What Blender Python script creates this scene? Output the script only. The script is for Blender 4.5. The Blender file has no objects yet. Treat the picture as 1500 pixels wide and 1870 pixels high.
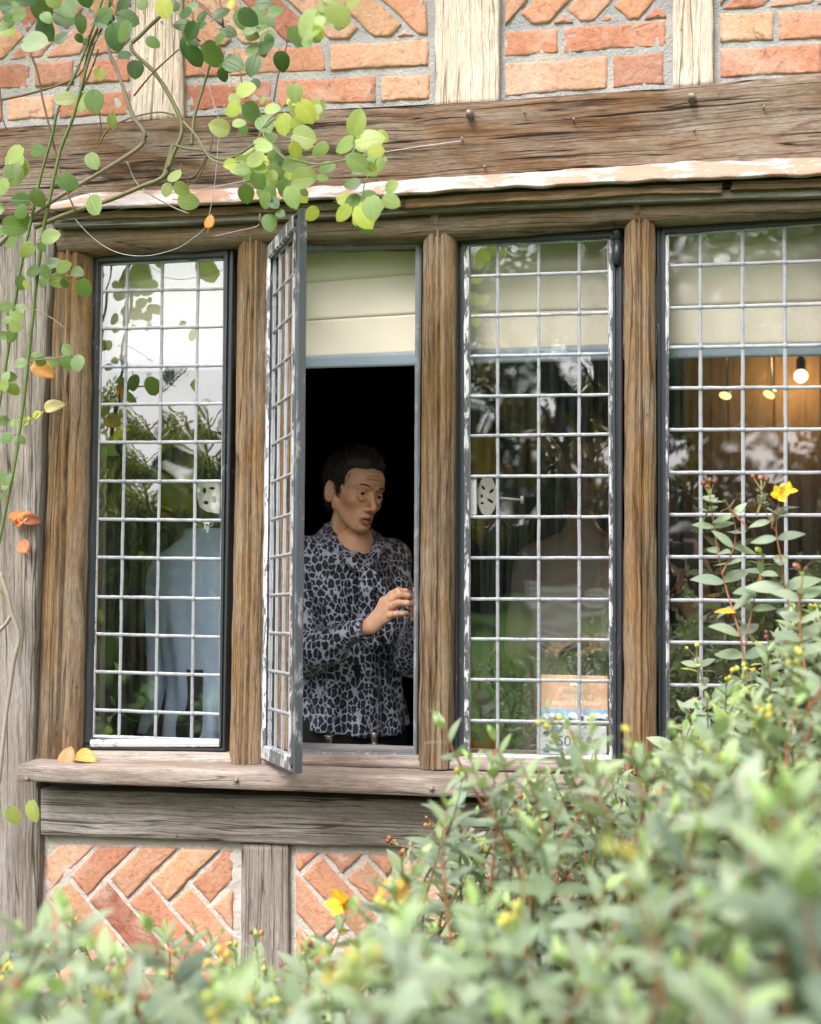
import bpy, bmesh, math, random
import numpy as np
from mathutils import Vector, Matrix, noise as mnoise
C = bpy.context.scene
COL = C.collection
R = math.radians
# ------------------------------------------------------------------ camera, sky, sun, exposure
FPX = 2350.0
CAM = Vector((0.0, -2.9, 1.55))
YAW = math.atan(490 / FPX); PITCH = math.atan(65 / FPX)
cd = bpy.data.cameras.new('camera'); cam = bpy.data.objects.new('camera', cd); COL.objects.link(cam)
cam.location = CAM; cam.rotation_euler = (math.pi / 2 + PITCH, 0, YAW)
cd.sensor_fit = 'VERTICAL'; cd.sensor_height = 36; cd.lens = 36 * FPX / 1870
cd.clip_start = 0.03; cd.clip_end = 400
cd.dof.use_dof = True; cd.dof.focus_distance = 3.02; cd.dof.aperture_fstop = 2.8
C.camera = cam
RC = cam.rotation_euler.to_matrix()
w = bpy.data.worlds.new('World'); C.world = w; w.use_nodes = True
nt = w.node_tree; bg = nt.nodes['Background']
sky = nt.nodes.new('ShaderNodeTexSky'); sky.sky_type = 'NISHITA'; sky.sun_disc = False
SUN_EL, SUN_AZ = R(50), R(200)
sky.sun_elevation = SUN_EL; sky.sun_rotation = SUN_AZ; sky.air_density = 1.0; sky.dust_density = 4.0; sky.ozone_density = 1.0
hs = nt.nodes.new('ShaderNodeHueSaturation'); hs.inputs['Saturation'].default_value = 0.16
nt.links.new(sky.outputs[0], hs.inputs['Color']); nt.links.new(hs.outputs[0], bg.inputs[0])
bg.inputs[1].default_value = 0.15
sl = bpy.data.lights.new('sun', 'SUN'); sl.energy = 1.3; sl.angle = R(25); sl.color = (1, 0.96, 0.9)
so = bpy.data.objects.new('sun', sl); COL.objects.link(so)
# direction towards the sun (behind the photographer, to the left, high)
sd = Vector((math.sin(SUN_AZ) * math.cos(SUN_EL), math.cos(SUN_AZ) * math.cos(SUN_EL), math.sin(SUN_EL)))
so.rotation_euler = sd.to_track_quat('Z', 'Y').to_euler()
C.view_settings.view_transform = 'Standard'; C.view_settings.look = 'None'
C.view_settings.exposure = 1.35; C.view_settings.gamma = 1
C.render.engine = 'CYCLES'
C.cycles.max_bounces = 8; C.cycles.transparent_max_bounces = 16
rnd = random.Random(7)

# ------------------------------------------------------------------ helpers
def ray(px, py):
    return RC @ Vector(((px - 750) / FPX, -(py - 935) / FPX, -1))
def P(px, py, y=0.0):
    d = ray(px, py); t = (y - CAM.y) / d.y
    return CAM + d * t
def pix(v):
    c = RC.transposed() @ (Vector(v) - CAM)
    return (750 + FPX * c.x / -c.z, 935 - FPX * c.y / -c.z)

def tag(o, label=None, cat=None, group=None, kind=None):
    if label: o['label'] = label
    if cat: o['category'] = cat
    if group: o['group'] = group
    if kind: o['kind'] = kind
    return o
def empty(name, loc, label=None, cat=None, group=None):
    o = bpy.data.objects.new(name, None); COL.objects.link(o); o.location = loc
    o.empty_display_size = 0.1
    bpy.context.view_layer.update()
    return tag(o, label, cat, group)
def wloc(o):
    v = Vector((0, 0, 0))
    while o: v += Vector(o.location); o = o.parent
    return v

class MB:
    def __init__(s): s.v = []; s.f = []; s.uv = []; s.c = []; s.m = []; s.sm = []
    def add(s, verts, faces, uvs=None, col=None, mi=0, smooth=True):
        b = len(s.v); s.v.extend([tuple(p) for p in verts])
        for k, f in enumerate(faces):
            s.f.append([b + i for i in f])
            s.uv.append([uvs[i] for i in f] if uvs else [(0, 0)] * len(f))
            s.c.append(col if not callable(col) else col(k)); s.m.append(mi); s.sm.append(smooth)
    def box(s, x0, x1, y0, y1, z0, z1, **k):
        vs = [(x, y, z) for x in (x0, x1) for y in (y0, y1) for z in (z0, z1)]
        s.add(vs, [(0, 1, 3, 2), (4, 6, 7, 5), (0, 4, 5, 1), (2, 3, 7, 6), (0, 2, 6, 4), (1, 5, 7, 3)],
              uvs=[(v[0] + v[1], v[2]) for v in vs], smooth=False, **k)
    def build(s, name, mats, parent=None, smooth=None):
        me = bpy.data.meshes.new(name)
        off = wloc(parent) if parent else Vector((0, 0, 0))
        vv = np.array(s.v, dtype=float) - np.array(off)
        me.from_pydata(vv.tolist(), [], s.f)
        if not isinstance(mats, (list, tuple)): mats = [mats]
        for m in mats: me.materials.append(m)
        uvl = me.uv_layers.new(name='UVMap')
        fl = [c for f in s.uv for q in f for c in q]
        uvl.data.foreach_set('uv', fl)
        ca = me.color_attributes.new('Col', 'FLOAT_COLOR', 'CORNER')
        cl = []
        for f, c in zip(s.f, s.c):
            c = c or (1, 1, 1)
            cl += [c[0], c[1], c[2], 1.0] * len(f)
        ca.data.foreach_set('color', cl)
        me.polygons.foreach_set('material_index', s.m)
        me.polygons.foreach_set('use_smooth', s.sm if smooth is None else [smooth] * len(s.f))
        me.update()
        o = bpy.data.objects.new(name, me); COL.objects.link(o)
        if parent: o.parent = parent
        return o

def catmull(pts, n=6):
    if len(pts) < 3: return [Vector(p) for p in pts]
    p = [Vector(q) for q in pts]; p = [2 * p[0] - p[1]] + p + [2 * p[-1] - p[-2]]
    out = []
    for i in range(1, len(p) - 2):
        for k in range(n):
            t = k / n
            out.append(0.5 * ((2 * p[i]) + (-p[i - 1] + p[i + 1]) * t + (2 * p[i - 1] - 5 * p[i] + 4 * p[i + 1] - p[i + 2]) * t * t
                              + (-p[i - 1] + 3 * p[i] - 3 * p[i + 1] + p[i + 2]) * t ** 3))
    out.append(p[-2]); return out
def tube(mb, pts, rad, seg=7, col=None, wob=0.0, cap=True, mi=0):
    n = len(pts); vs = []; uv = []; L = 0
    for i, p in enumerate(pts):
        p = Vector(p)
        t = (Vector(pts[min(i + 1, n - 1)]) - Vector(pts[max(i - 1, 0)]))
        if t.length < 1e-9: t = Vector((0, 0, 1))
        t.normalize()
        a = Vector((0, 0, 1)) if abs(t.z) < .9 else Vector((1, 0, 0))
        u = t.cross(a).normalized(); v = t.cross(u)
        r = rad[i] if isinstance(rad, (list, tuple)) else rad
        if i: L += (p - Vector(pts[i - 1])).length
        for k in range(seg):
            an = 2 * math.pi * k / seg
            rr = r * (1 + wob * mnoise.noise(p * 60 + Vector((k * 1.7, 0, 0))))
            vs.append(p + (u * math.cos(an) + v * math.sin(an)) * rr); uv.append((k / seg * .02, L))
    fs = [(i * seg + k, i * seg + (k + 1) % seg, (i + 1) * seg + (k + 1) % seg, (i + 1) * seg + k) for i in range(n - 1) for k in range(seg)]
    if cap: fs += [tuple(range(seg))[::-1], tuple((n - 1) * seg + k for k in range(seg))]
    mb.add(vs, fs, uv, col, mi)
def lathe(mb, prof, loc, seg=24, col=None, mi=0):
    vs = [(loc[0] + r * math.cos(2 * math.pi * k / seg), loc[1] + r * math.sin(2 * math.pi * k / seg), loc[2] + z) for r, z in prof for k in range(seg)]
    fs = [(i * seg + k, i * seg + (k + 1) % seg, (i + 1) * seg + (k + 1) % seg, (i + 1) * seg + k) for i in range(len(prof) - 1) for k in range(seg)]
    mb.add(vs, fs, None, col, mi)

# ------------------------------------------------------------------ materials
class NT:
    def __init__(s, name):
        s.m = bpy.data.materials.new(name); s.m.use_nodes = True; s.t = s.m.node_tree
        s.b = s.t.nodes['Principled BSDF']; s.out = s.t.nodes['Material Output']
    def n(s, typ, **kw):
        nd = s.t.nodes.new('ShaderNode' + typ)
        for k, v in kw.items():
            if k.startswith('i_'):
                key = k[2:].replace('_', ' ')
                nd.inputs[int(key) if key.isdigit() else key].default_value = v
            else: setattr(nd, k, v)
        return nd
    def l(s, a, b): s.t.links.new(a, b)
    def coord(s, kind='Object', scale=(1, 1, 1), loc=(0, 0, 0)):
        tc = s.n('TexCoord'); mp = s.n('Mapping'); s.l(tc.outputs[kind], mp.inputs[0])
        mp.inputs['Scale'].default_value = scale; mp.inputs['Location'].default_value = loc
        return mp.outputs[0]
    def noise(s, vec, scale, detail=4, rough=.55, dist=0.0, out=0):
        n = s.n('TexNoise'); s.l(vec, n.inputs['Vector']); n.inputs['Scale'].default_value = scale
        n.inputs['Detail'].default_value = detail; n.inputs['Roughness'].default_value = rough; n.inputs['Distortion'].default_value = dist
        return n.outputs[out]
    def ramp(s, fac, stops):
        r = s.n('ValToRGB'); s.l(fac, r.inputs[0]); e = r.color_ramp.elements
        while len(e) < len(stops): e.new(0.5)
        for k, (p, c) in enumerate(stops):
            e[k].position = p; e[k].color = (c, c, c, 1) if isinstance(c, (int, float)) else (*c, 1)
        return r.outputs[0]
    def mix(s, fac, a, b, mode='MIX'):
        m = s.n('Mix', data_type='RGBA', blend_type=mode)
        for sock, v in ((m.inputs[0], fac), (m.inputs[6], a), (m.inputs[7], b)):
            if isinstance(v, bpy.types.NodeSocket): s.l(v, sock)
            elif isinstance(v, (int, float)): sock.default_value = v if sock.type == 'VALUE' else (v, v, v, 1)
            else: sock.default_value = (*v, 1)
        return m.outputs[2]
    def math(s, op, a, b=0.0):
        m = s.n('Math', operation=op)
        for sock, v in ((m.inputs[0], a), (m.inputs[1], b)):
            if isinstance(v, bpy.types.NodeSocket): s.l(v, sock)
            else: sock.default_value = v
        return m.outputs[0]
    def bump(s, h, strength=.5, dist=.01):
        b = s.n('Bump'); b.inputs['Strength'].default_value = strength; b.inputs['Distance'].default_value = dist
        s.l(h, b.inputs['Height']); s.l(b.outputs[0], s.b.inputs['Normal']); return b
    def col(s, c):
        if isinstance(c, bpy.types.NodeSocket): s.l(c, s.b.inputs['Base Color'])
        else: s.b.inputs['Base Color'].default_value = (*c, 1)
        return s
    def rough(s, r, spec=None, metal=None):
        if isinstance(r, bpy.types.NodeSocket): s.l(r, s.b.inputs['Roughness'])
        else: s.b.inputs['Roughness'].default_value = r
        if spec is not None: s.b.inputs['Specular IOR Level'].default_value = spec
        if metal is not None: s.b.inputs['Metallic'].default_value = metal
        return s

def plain(name, c, r=.6, metal=0.0, spec=.5, var=.15, scale=40):
    t = NT(name); v = t.coord(); n = t.noise(v, scale, 4)
    k = t.mix(t.math('MULTIPLY', n, 1.0), tuple(x * (1 - var) for x in c), tuple(min(1, x * (1 + var)) for x in c))
    t.col(k).rough(r, spec, metal); return t.m

def oak(name, dark, mid, light, grey, gamt=.4, crack=.5, streak=None, samt=.0, sc=1.0, bumpd=.0022):
    """weathered oak: UV in metres, u across the grain, v along it"""
    t = NT(name)
    v = t.coord('UV')
    warp = t.noise(t.coord('UV', (3, 1.2, 1)), 2.0, 3, out=1)
    vw = t.n('VectorMath', operation='MULTIPLY_ADD'); t.l(warp, vw.inputs[0]); vw.inputs[1].default_value = (.014, .004, 0); t.l(v, vw.inputs[2])
    v = vw.outputs[0]
    def mp(sx, sy):
        m = t.n('Mapping'); t.l(v, m.inputs[0]); m.inputs['Scale'].default_value = (sx * sc, sy * sc, 1); return m.outputs[0]
    fib = t.noise(mp(230, 13), 1.0, 8, .8)
    fine = t.noise(mp(420, 40), 1.0, 5, .7)
    band = t.noise(mp(75, 1.8), 1.0, 6, .7, .5)
    patch = t.noise(mp(9, 2.2), 1.0, 6, .65, .6)
    cr = t.noise(mp(42, .8), 1.0, 2, .5, .3)
    cr2 = t.noise(mp(95, 1.7), 1.0, 2, .5, .2)
    fb = t.math('ADD', t.math('MULTIPLY', fib, .62), t.math('MULTIPLY', fine, .38))
    c1 = t.ramp(fb, [(.36, dark), (.5, mid), (.63, light)])
    c2 = t.ramp(band, [(.34, dark), (.5, mid), (.68, light)])
    c = t.mix(.38, c1, c2)
    gm = t.ramp(patch, [(.5 - gamt * .35, 1.0), (.72 - gamt * .2, 0.0)])
    gcol = t.ramp(fb, [(.36, tuple(g * .38 for g in grey)), (.5, grey), (.64, tuple(min(1, g * 1.5) for g in grey))])
    c = t.mix(gm, c, gcol)
    if streak:
        st = t.noise(mp(16, 1.2), 1.3, 6, .7, .8)
        c = t.mix(t.math('MULTIPLY', t.ramp(st, [(.52, 0.0), (.64, 1.0)]), samt), c, streak)
    pt = t.noise(mp(55, 30), 1.0, 3, .6)
    c = t.mix(t.math('MULTIPLY', t.ramp(pt, [(.68, 0.0), (.74, 1.0)]), .6), c, tuple(d * .5 for d in dark))
    ab = t.math('ABSOLUTE', t.math('SUBTRACT', cr, .5)); ab2 = t.math('ABSOLUTE', t.math('SUBTRACT', cr2, .44))
    cm = t.math('MAXIMUM', t.ramp(ab, [(.004, 1.0), (.014, 0.0)]), t.math('MULTIPLY', t.ramp(ab2, [(.003, 1.0), (.012, 0.0)]), .7))
    c = t.mix(t.math('MULTIPLY', cm, crack), c, tuple(d * .2 for d in dark))
    t.col(c).rough(.85, .2)
    h = t.math('SUBTRACT', t.math('ADD', t.math('MULTIPLY', fb, .8), t.math('MULTIPLY', band, .3)), t.math('MULTIPLY', cm, 1.0))
    t.bump(h, .5, bumpd)
    return t.m
M = {}
M['oak_orange'] = oak('oak_window_post', (.05, .028, .014), (.175, .097, .040), (.34, .205, .088), (.22, .165, .12), .5, .7, (.04, .026, .016), .75)
M['oak_head'] = oak('oak_window_head', (.06, .033, .017), (.16, .09, .04), (.27, .165, .08), (.18, .14, .1), .3, .6)
M['oak_beam'] = oak('oak_beam', (.045, .020, .009), (.125, .062, .029), (.28, .16, .085), (.25, .195, .155), .34, .95, (.028, .016, .010), .9)
M['oak_grey'] = oak('oak_grey', (.10, .085, .07), (.22, .185, .155), (.36, .31, .27), (.33, .30, .275), .6, .8, (.06, .045, .035), .6)
M['oak_pale'] = oak('oak_pale', (.26, .16, .11), (.46, .34, .255), (.60, .47, .375), (.62, .52, .44), .35, .7)
M['sill'] = oak('sill_wood', (.08, .052, .040), (.17, .115, .088), (.27, .20, .165), (.33, .28, .25), .45, .5)
M['panelling'] = oak('panelling', (.025, .015, .008), (.06, .038, .018), (.11, .072, .036), (.07, .048, .026), .2, .5)

def mk_brick():
    t = NT('brick'); v = t.coord()
    ca = t.n('VertexColor', layer_name='Col').outputs[0]
    n1 = t.noise(v, 14, 6, .6, .5); n2 = t.noise(v, 90, 5, .65); n3 = t.noise(v, 7, 5, .6, 1.0)
    c = t.mix(t.ramp(n1, [(.3, .0), (.7, .6)]), ca, t.mix(1.0, ca, (1.25, 1.15, 1.1), 'MULTIPLY'))
    c = t.mix(t.math('MULTIPLY', t.ramp(n2, [(.3, 1.0), (.55, 0.0)]), .45), c, t.mix(1.0, ca, (.6, .5, .5), 'MULTIPLY'))
    c = t.mix(t.math('MULTIPLY', t.ramp(n3, [(.50, 0.0), (.70, 1.0)]), .55), c, (.60, .45, .37))
    c = t.mix(t.math('MULTIPLY', t.ramp(t.noise(v, 11, 6, .7, 2.0, 0), [(.32, 1.0), (.42, 0.0)]), .7), c, (.14, .075, .06))
    n5 = t.noise(v, 48, 6, .75, 1.2); c = t.mix(t.math('MULTIPLY', t.ramp(n5, [(.34, 1.0), (.46, 0.0)]), .4), c, t.mix(1.0, ca, (.5, .38, .33), 'MULTIPLY'))
    c = t.mix(t.math('MULTIPLY', t.ramp(t.noise(v, 22, 6, .75, .5), [(.60, 0.0), (.70, 1.0)]), .35), c, (.62, .52, .45))
    t.col(c).rough(.9, .2)
    h = t.math('ADD', t.math('MULTIPLY', n2, .6), t.noise(v, 35, 6, .7, .6)); t.bump(h, .8, .006); return t.m
M['brick'] = mk_brick()
def mk_mortar():
    t = NT('mortar'); v = t.coord()
    n1 = t.noise(v, 10, 5, .6); n2 = t.noise(v, 160, 5, .7)
    c = t.ramp(n1, [(.3, (.36, .36, .38)), (.55, (.50, .48, .46)), (.75, (.66, .56, .44))])
    c = t.mix(t.math('MULTIPLY', n2, .6), c, (.25, .24, .24))
    t.col(c).rough(.95, .1); t.bump(t.math('ADD', n2, t.noise(v, 40, 4)), .9, .006); return t.m
M['mortar'] = mk_mortar()
def mk_lime():
    t = NT('lime_mortar'); v = t.coord(); n2 = t.noise(v, 120, 5, .7); n1 = t.noise(v, 16, 5)
    c = t.mix(n1, (.50, .45, .41), (.70, .64, .58)); c = t.mix(t.math('MULTIPLY', n2, .5), c, (.33, .30, .28))
    t.col(c).rough(.95, .1); t.bump(t.math('ADD', n2, t.noise(v, 40, 4)), .9, .006); return t.m
M['lime'] = mk_lime()
def mk_flake(name, paint, under, lo, hi, sc=(1, 1, 1), s2=60, rough=.45, metal=0.0):
    t = NT(name); v = t.coord('Object', sc)
    n = t.noise(v, s2, 6, .7, .4); n2 = t.noise(v, s2 * .15, 4, .6)
    f = t.ramp(t.math('ADD', t.math('MULTIPLY', n, .6), t.math('MULTIPLY', n2, .4)), [(lo, 0.0), (hi, 1.0)])
    c = t.mix(f, paint, under); c = t.mix(t.math('MULTIPLY', t.noise(v, 200, 3), .3), c, tuple(x * .5 for x in paint))
    t.col(c).rough(rough, .5, metal); t.bump(t.math('ADD', f, t.math('MULTIPLY', t.noise(v, 120, 4), .4)), .6, .002); return t.m
M['iron'] = mk_flake('black_painted_iron', (.030, .035, .042), (.30, .31, .34), .60, .66, (1, 1, .4), 70, .36)
M['putty'] = mk_flake('flaking_white_paint', (.66, .65, .68), (.05, .05, .06), .485, .52, (1, 1, .35), 60, .6)
M['putty_bright'] = mk_flake('white_paint', (.68, .67, .70), (.09, .09, .1), .55, .60, (.5, 1, .5), 60, .6)
M['edge_iron'] = mk_flake('worn_grey_iron', (.15, .165, .185), (.40, .40, .42), .52, .64, (1, 1, .4), 50, .4)
M['copper'] = mk_flake('flashing', (.44, .25, .175), (.58, .52, .54), .47, .53, (.35, 1, 1), 34, .6)
M['lead'] = mk_flake('lead_came', (.30, .305, .335), (.17, .17, .19), .5, .7, (1, 1, 1), 80, .45, .1)
def mk_glass(name='window_glass', ior=1.5, dust=.03):
    t = NT(name); nt = t.t
    tr = t.n('BsdfTransparent'); tr.inputs[0].default_value = (.96, .97, .96, 1)
    gl = t.n('BsdfGlossy'); gl.inputs['Roughness'].default_value = .0; gl.inputs[0].default_value = (1, 1, 1, 1)
    fr = t.n('Fresnel'); fr.inputs[0].default_value = ior
    v = t.coord(); b = t.n('Bump'); b.inputs['Strength'].default_value = .01; b.inputs['Distance'].default_value = .0006
    t.l(t.noise(v, 14, 2), b.inputs['Height']); t.l(b.outputs[0], gl.inputs['Normal'])
    f2 = t.math('MINIMUM', t.math('ADD', t.math('MULTIPLY', fr.outputs[0], .72), .19), 1.0)
    mx = t.n('MixShader'); t.l(f2, mx.inputs[0]); t.l(tr.outputs[0], mx.inputs[1]); t.l(gl.outputs[0], mx.inputs[2])
    df = t.n('BsdfDiffuse'); df.inputs[0].default_value = (.5, .52, .5, 1)
    st = t.noise(t.coord('Object', (90, 90, 4)), 1, 4, .6)
    d = t.math('MULTIPLY', t.ramp(st, [(.4, .1), (.75, 1.0)]), dust)
    mx2 = t.n('MixShader'); t.l(d, mx2.inputs[0]); t.l(mx.outputs[0], mx2.inputs[1]); t.l(df.outputs[0], mx2.inputs[2])
    t.l(mx2.outputs[0], t.out.inputs[0]); return t.m
M['glass'] = mk_glass()
def mk_leaf(name, trans=.3, rough=.42, spec=.5):
    t = NT(name); uv = t.n('TexCoord').outputs['UV']
    sep = t.n('SeparateXYZ'); t.l(uv, sep.inputs[0])
    ca = t.n('VertexColor', layer_name='Col').outputs[0]
    v = t.coord(); n = t.noise(v, 30, 5, .6); n2 = t.noise(v, 90, 5, .6)
    c = t.mix(t.ramp(n, [(.35, 0.0), (.7, .55)]), ca, t.mix(1.0, ca, (1.45, 1.3, 1.1), 'MULTIPLY'))
    c = t.mix(t.ramp(n2, [(.62, 0.0), (.75, .35)]), c, t.mix(1.0, ca, (1.6, 1.0, .5), 'MULTIPLY'))
    av = t.math('ABSOLUTE', sep.outputs[0])           # |v| distance from the midrib, -1..1
    mid = t.ramp(av, [(.0, 1.0), (.07, 0.0)])
    side = t.math('FRACT', t.math('MULTIPLY', t.math('SUBTRACT', sep.outputs[1], t.math('MULTIPLY', av, .28)), 7.0))
    sv = t.ramp(t.math('ABSOLUTE', t.math('SUBTRACT', side, .5)), [(.0, .35), (.07, 0.0)])
    vein = t.math('MAXIMUM', mid, sv)
    c = t.mix(t.math('MULTIPLY', vein, .5), c, t.mix(1.0, ca, (1.7, 1.6, 1.5), 'MULTIPLY'))
    t.col(c).rough(rough, spec)
    t.bump(t.math('SUBTRACT', t.math('MULTIPLY', n, .4), vein), .35, .002)
    tl = t.n('BsdfTranslucent'); t.l(t.mix(1.0, c, (1.5, 1.6, .7), 'MULTIPLY'), tl.inputs[0])
    mx = t.n('MixShader'); mx.inputs[0].default_value = trans
    t.l(t.b.outputs[0], mx.inputs[1]); t.l(tl.outputs[0], mx.inputs[2]); t.l(mx.outputs[0], t.out.inputs[0])
    return t.m
M['leaf'] = mk_leaf('rose_leaf', .45)
M['sage'] = mk_leaf('shrub_leaf', .25, .5, .6)
M['treeleaf'] = mk_leaf('tree_leaf', .25, .5, .3)
def mk_vc(name, r=.6, spec=.4, var=.3, sc=150, bump=.3):
    t = NT(name); ca = t.n('VertexColor', layer_name='Col').outputs[0]; v = t.coord(); n = t.noise(v, sc, 5, .6)
    c = t.mix(t.math('MULTIPLY', n, var * 2), ca, t.mix(1.0, ca, (.55, .5, .45), 'MULTIPLY'))
    t.col(c).rough(r, spec); t.bump(n, bump, .002); return t.m
M['stem'] = mk_vc('stem', .6)
M['flower'] = mk_vc('petal', .6, .2, .1)
M['casement_iron'] = mk_flake('casement_iron', (.060, .065, .075), (.34, .34, .36), .53, .62, (1, 1, .4), 50, .4)
M['coat'] = mk_flake('peeling_white_paint', (.62, .61, .64), (.06, .065, .075), .48, .52, (1, 1, .3), 70, .5)
M['wire'] = plain('wire', (.45, .45, .47), .35, .8)
# ------------------------------------------------------------------ the house wall
def polyat(poly, t):
    """point at fraction t of a pixel polyline, by arc length"""
    ls = [math.dist(poly[i], poly[i + 1]) for i in range(len(poly) - 1)]
    s = t * sum(ls)
    for i, L in enumerate(ls):
        if s <= L or i == len(ls) - 1:
            k = s / L if L else 0
            return (poly[i][0] + (poly[i + 1][0] - poly[i][0]) * k, poly[i][1] + (poly[i + 1][1] - poly[i][1]) * k)
        s -= L
FLAT = [(0, -.09), (0, -.004), (.006, 0)] + [(k / 12, 0) for k in range(1, 12)] + [(.994, 0), (1, -.004), (1, -.09)]
def rolls(dep=.02):
    """window post: two broad, soft rolls with a thin fillet between them"""
    p = [(0, -.12), (0, -dep * 1.3)]
    for k in range(1, 10):
        x = k / 10; p.append((.44 * x, -dep * 1.3 * (1 - x) ** 2.6 - .007 * max(0, (x - .6) / .4) ** 2))
    p += [(.45, -.009), (.465, .0025), (.53, .0025), (.545, -.009)]
    for k in range(1, 10):
        x = k / 10; p.append((.555 + .445 * x, -dep * 1.3 * x ** 2.6 - .007 * max(0, (.4 - x) / .4) ** 2))
    p += [(1, -dep * 1.3), (1, -.12)]; return p
def roll1(dep=.025, back=.1):
    return [(0, -back)] + [((1 - math.cos(math.pi * k / 8)) / 2, -dep + dep * math.sin(math.pi * k / 8) ** .8) for k in range(9)] + [(1, -back)]
def timber(mb, e1, e2, y0, prof=FLAT, n=50, wob=.0022, cap=True, seed=0):
    vs = []; uv = []; m = len(prof); L = 0; prev = None
    uo, vo = seed * 3.17, seed * 1.91
    for i in range(n + 1):
        t = i / n
        a = P(*polyat(e1, t), y0); b = P(*polyat(e2, t), y0)
        a = a + (a - b).normalized() * wob * mnoise.noise(Vector((t * n * .25, seed, 0)))
        b = b + (b - a).normalized() * wob * mnoise.noise(Vector((t * n * .25, seed + 9, 0)))
        wd = (b - a).length
        if prev is not None: L += ((a + b) / 2 - prev).length
        prev = (a + b) / 2
        for u, d in prof:
            q = a.lerp(b, u)
            dd = d + (wob * .3 * mnoise.noise(Vector((t * n * .2, u * 3, seed))) if d > -.05 else 0)
            vs.append((q.x, y0 - dd, q.z)); uv.append((uo + u * wd + (abs(d) if d < -.03 else 0), vo + L))
    fs = []
    for i in range(n):
        for k in range(m - 1):
            fs.append((i * m + k, i * m + k + 1, (i + 1) * m + k + 1, (i + 1) * m + k))
    if cap: fs += [tuple(range(m))[::-1], tuple(n * m + k for k in range(m))]
    mb.add(vs, fs, uv)
def one_timber(name, mat, parent, *a, **k):
    mb = MB(); timber(mb, *a, **k); return mb.build(name, mat, parent)

house = tag(empty('timber_framed_house', P(750, 1870, .05).xy.to_3d(), 'old timber framed house wall with herringbone brick panels and a leaded window', 'house'))
H = house
# --- solid wall core behind bricks and timbers (a ring round the window opening)
core = MB()
X0, X1, ZT = -3.6, 3.2, 3.3
wx0, wx1 = P(110, 900, 0).x, P(1560, 900, 0).x
wz0, wz1 = P(750, 1395, 0).z, P(750, 372, 0).z
core.box(X0, X1, .055, .26, wz1, ZT); core.box(X0, X1, .055, .26, -.1, wz0)
core.box(X0, wx0, .055, .26, wz0, wz1); core.box(wx1, X1, .055, .26, wz0, wz1)
core.build('wall_core', M['mortar'], H)

# --- brick panels
def clip(poly, cl):
    out = poly
    n = len(cl)
    for i in range(n):
        a, b = cl[i], cl[(i + 1) % n]
        inp = out; out = []
        def side(p): return (b[0] - a[0]) * (p[1] - a[1]) - (b[1] - a[1]) * (p[0] - a[0])
        for j in range(len(inp)):
            p, q = inp[j], inp[(j + 1) % len(inp)]
            sp, sq = side(p), side(q)
            if sp >= 0: out.append(p)
            if sp * sq < 0:
                t = sp / (sp - sq); out.append((p[0] + (q[0] - p[0]) * t, p[1] + (q[1] - p[1]) * t))
        if len(out) < 3: return []
    return out
def area(p): return .5 * sum(p[i][0] * p[(i + 1) % len(p)][1] - p[(i + 1) % len(p)][0] * p[i][1] for i in range(len(p)))
BR = [(.52, .265, .17), (.47, .225, .145), (.56, .315, .215), (.44, .20, .13), (.53, .29, .195), (.56, .34, .24), (.37, .155, .105), (.50, .25, .155), (.50, .29, .18), (.42, .21, .15)]
def brick(mb, poly, y, rr):
    """one brick from its convex outline in wall coordinates (x, z): rough edges and a pillowed face"""
    if area(poly) < 0: poly = poly[::-1]
    if abs(area(poly)) < 4e-4: return
    cx = sum(p[0] for p in poly) / len(poly); cz = sum(p[1] for p in poly) / len(poly)
    ring = []
    n = len(poly)
    for i in range(n):
        a, b = Vector((*poly[i], 0)), Vector((*poly[(i + 1) % n], 0)); L = (b - a).length
        if L < .002: continue
        k = max(1, int(L / .009))
        for j in range(k): ring.append(a.lerp(b, j / k))
    c = Vector((cx, cz, 0)); dy = rr.uniform(-.003, .003); sd = rr.uniform(0, 99); jz = rr.choice((.001, .0012, .0015, .004))
    def rn(scale, amp, inset, yy, jy):
        out = []
        for p in ring:
            d = (c - p); l = d.length
            m = max(0, min(1, inset / l if l else 0))
            q = p + d * m
            nz = mnoise.noise(Vector((q.x * scale, q.y * scale, sd))) * amp + mnoise.noise(Vector((q.x * scale * 3, q.y * scale * 3, sd))) * amp * .5
            q = q + (d.normalized() * nz if l else Vector((0, 0, 0)))
            out.append((q.x, y + yy + dy + jy * mnoise.noise(Vector((q.x * 60, q.y * 60, sd + 5))), q.y))
        return out
    rings = [rn(30, .002, -.001, .03, 0), rn(30, .0025, .0015, .006, .001), rn(30, .0028, .0035, .0004, jz), rn(20, .001, .012, 0, jz), rn(10, .0, .022, -.0003, jz)]
    vs = [q for r_ in rings for q in r_] + [(cx, y + dy - .0006, cz)]
    m = len(ring); fs = []
    for k in range(len(rings) - 1):
        fs += [(k * m + i, k * m + (i + 1) % m, (k + 1) * m + (i + 1) % m, (k + 1) * m + i) for i in range(m)]
    e = (len(rings) - 1) * m; fs += [(e + i, e + (i + 1) % m, len(vs) - 1) for i in range(m)]
    b = rr.choice(BR); s = rr.uniform(.85, 1.12)
    mb.add(vs, fs, None, (b[0] * s, b[1] * s * 1.0, b[2] * s * .98))
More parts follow.
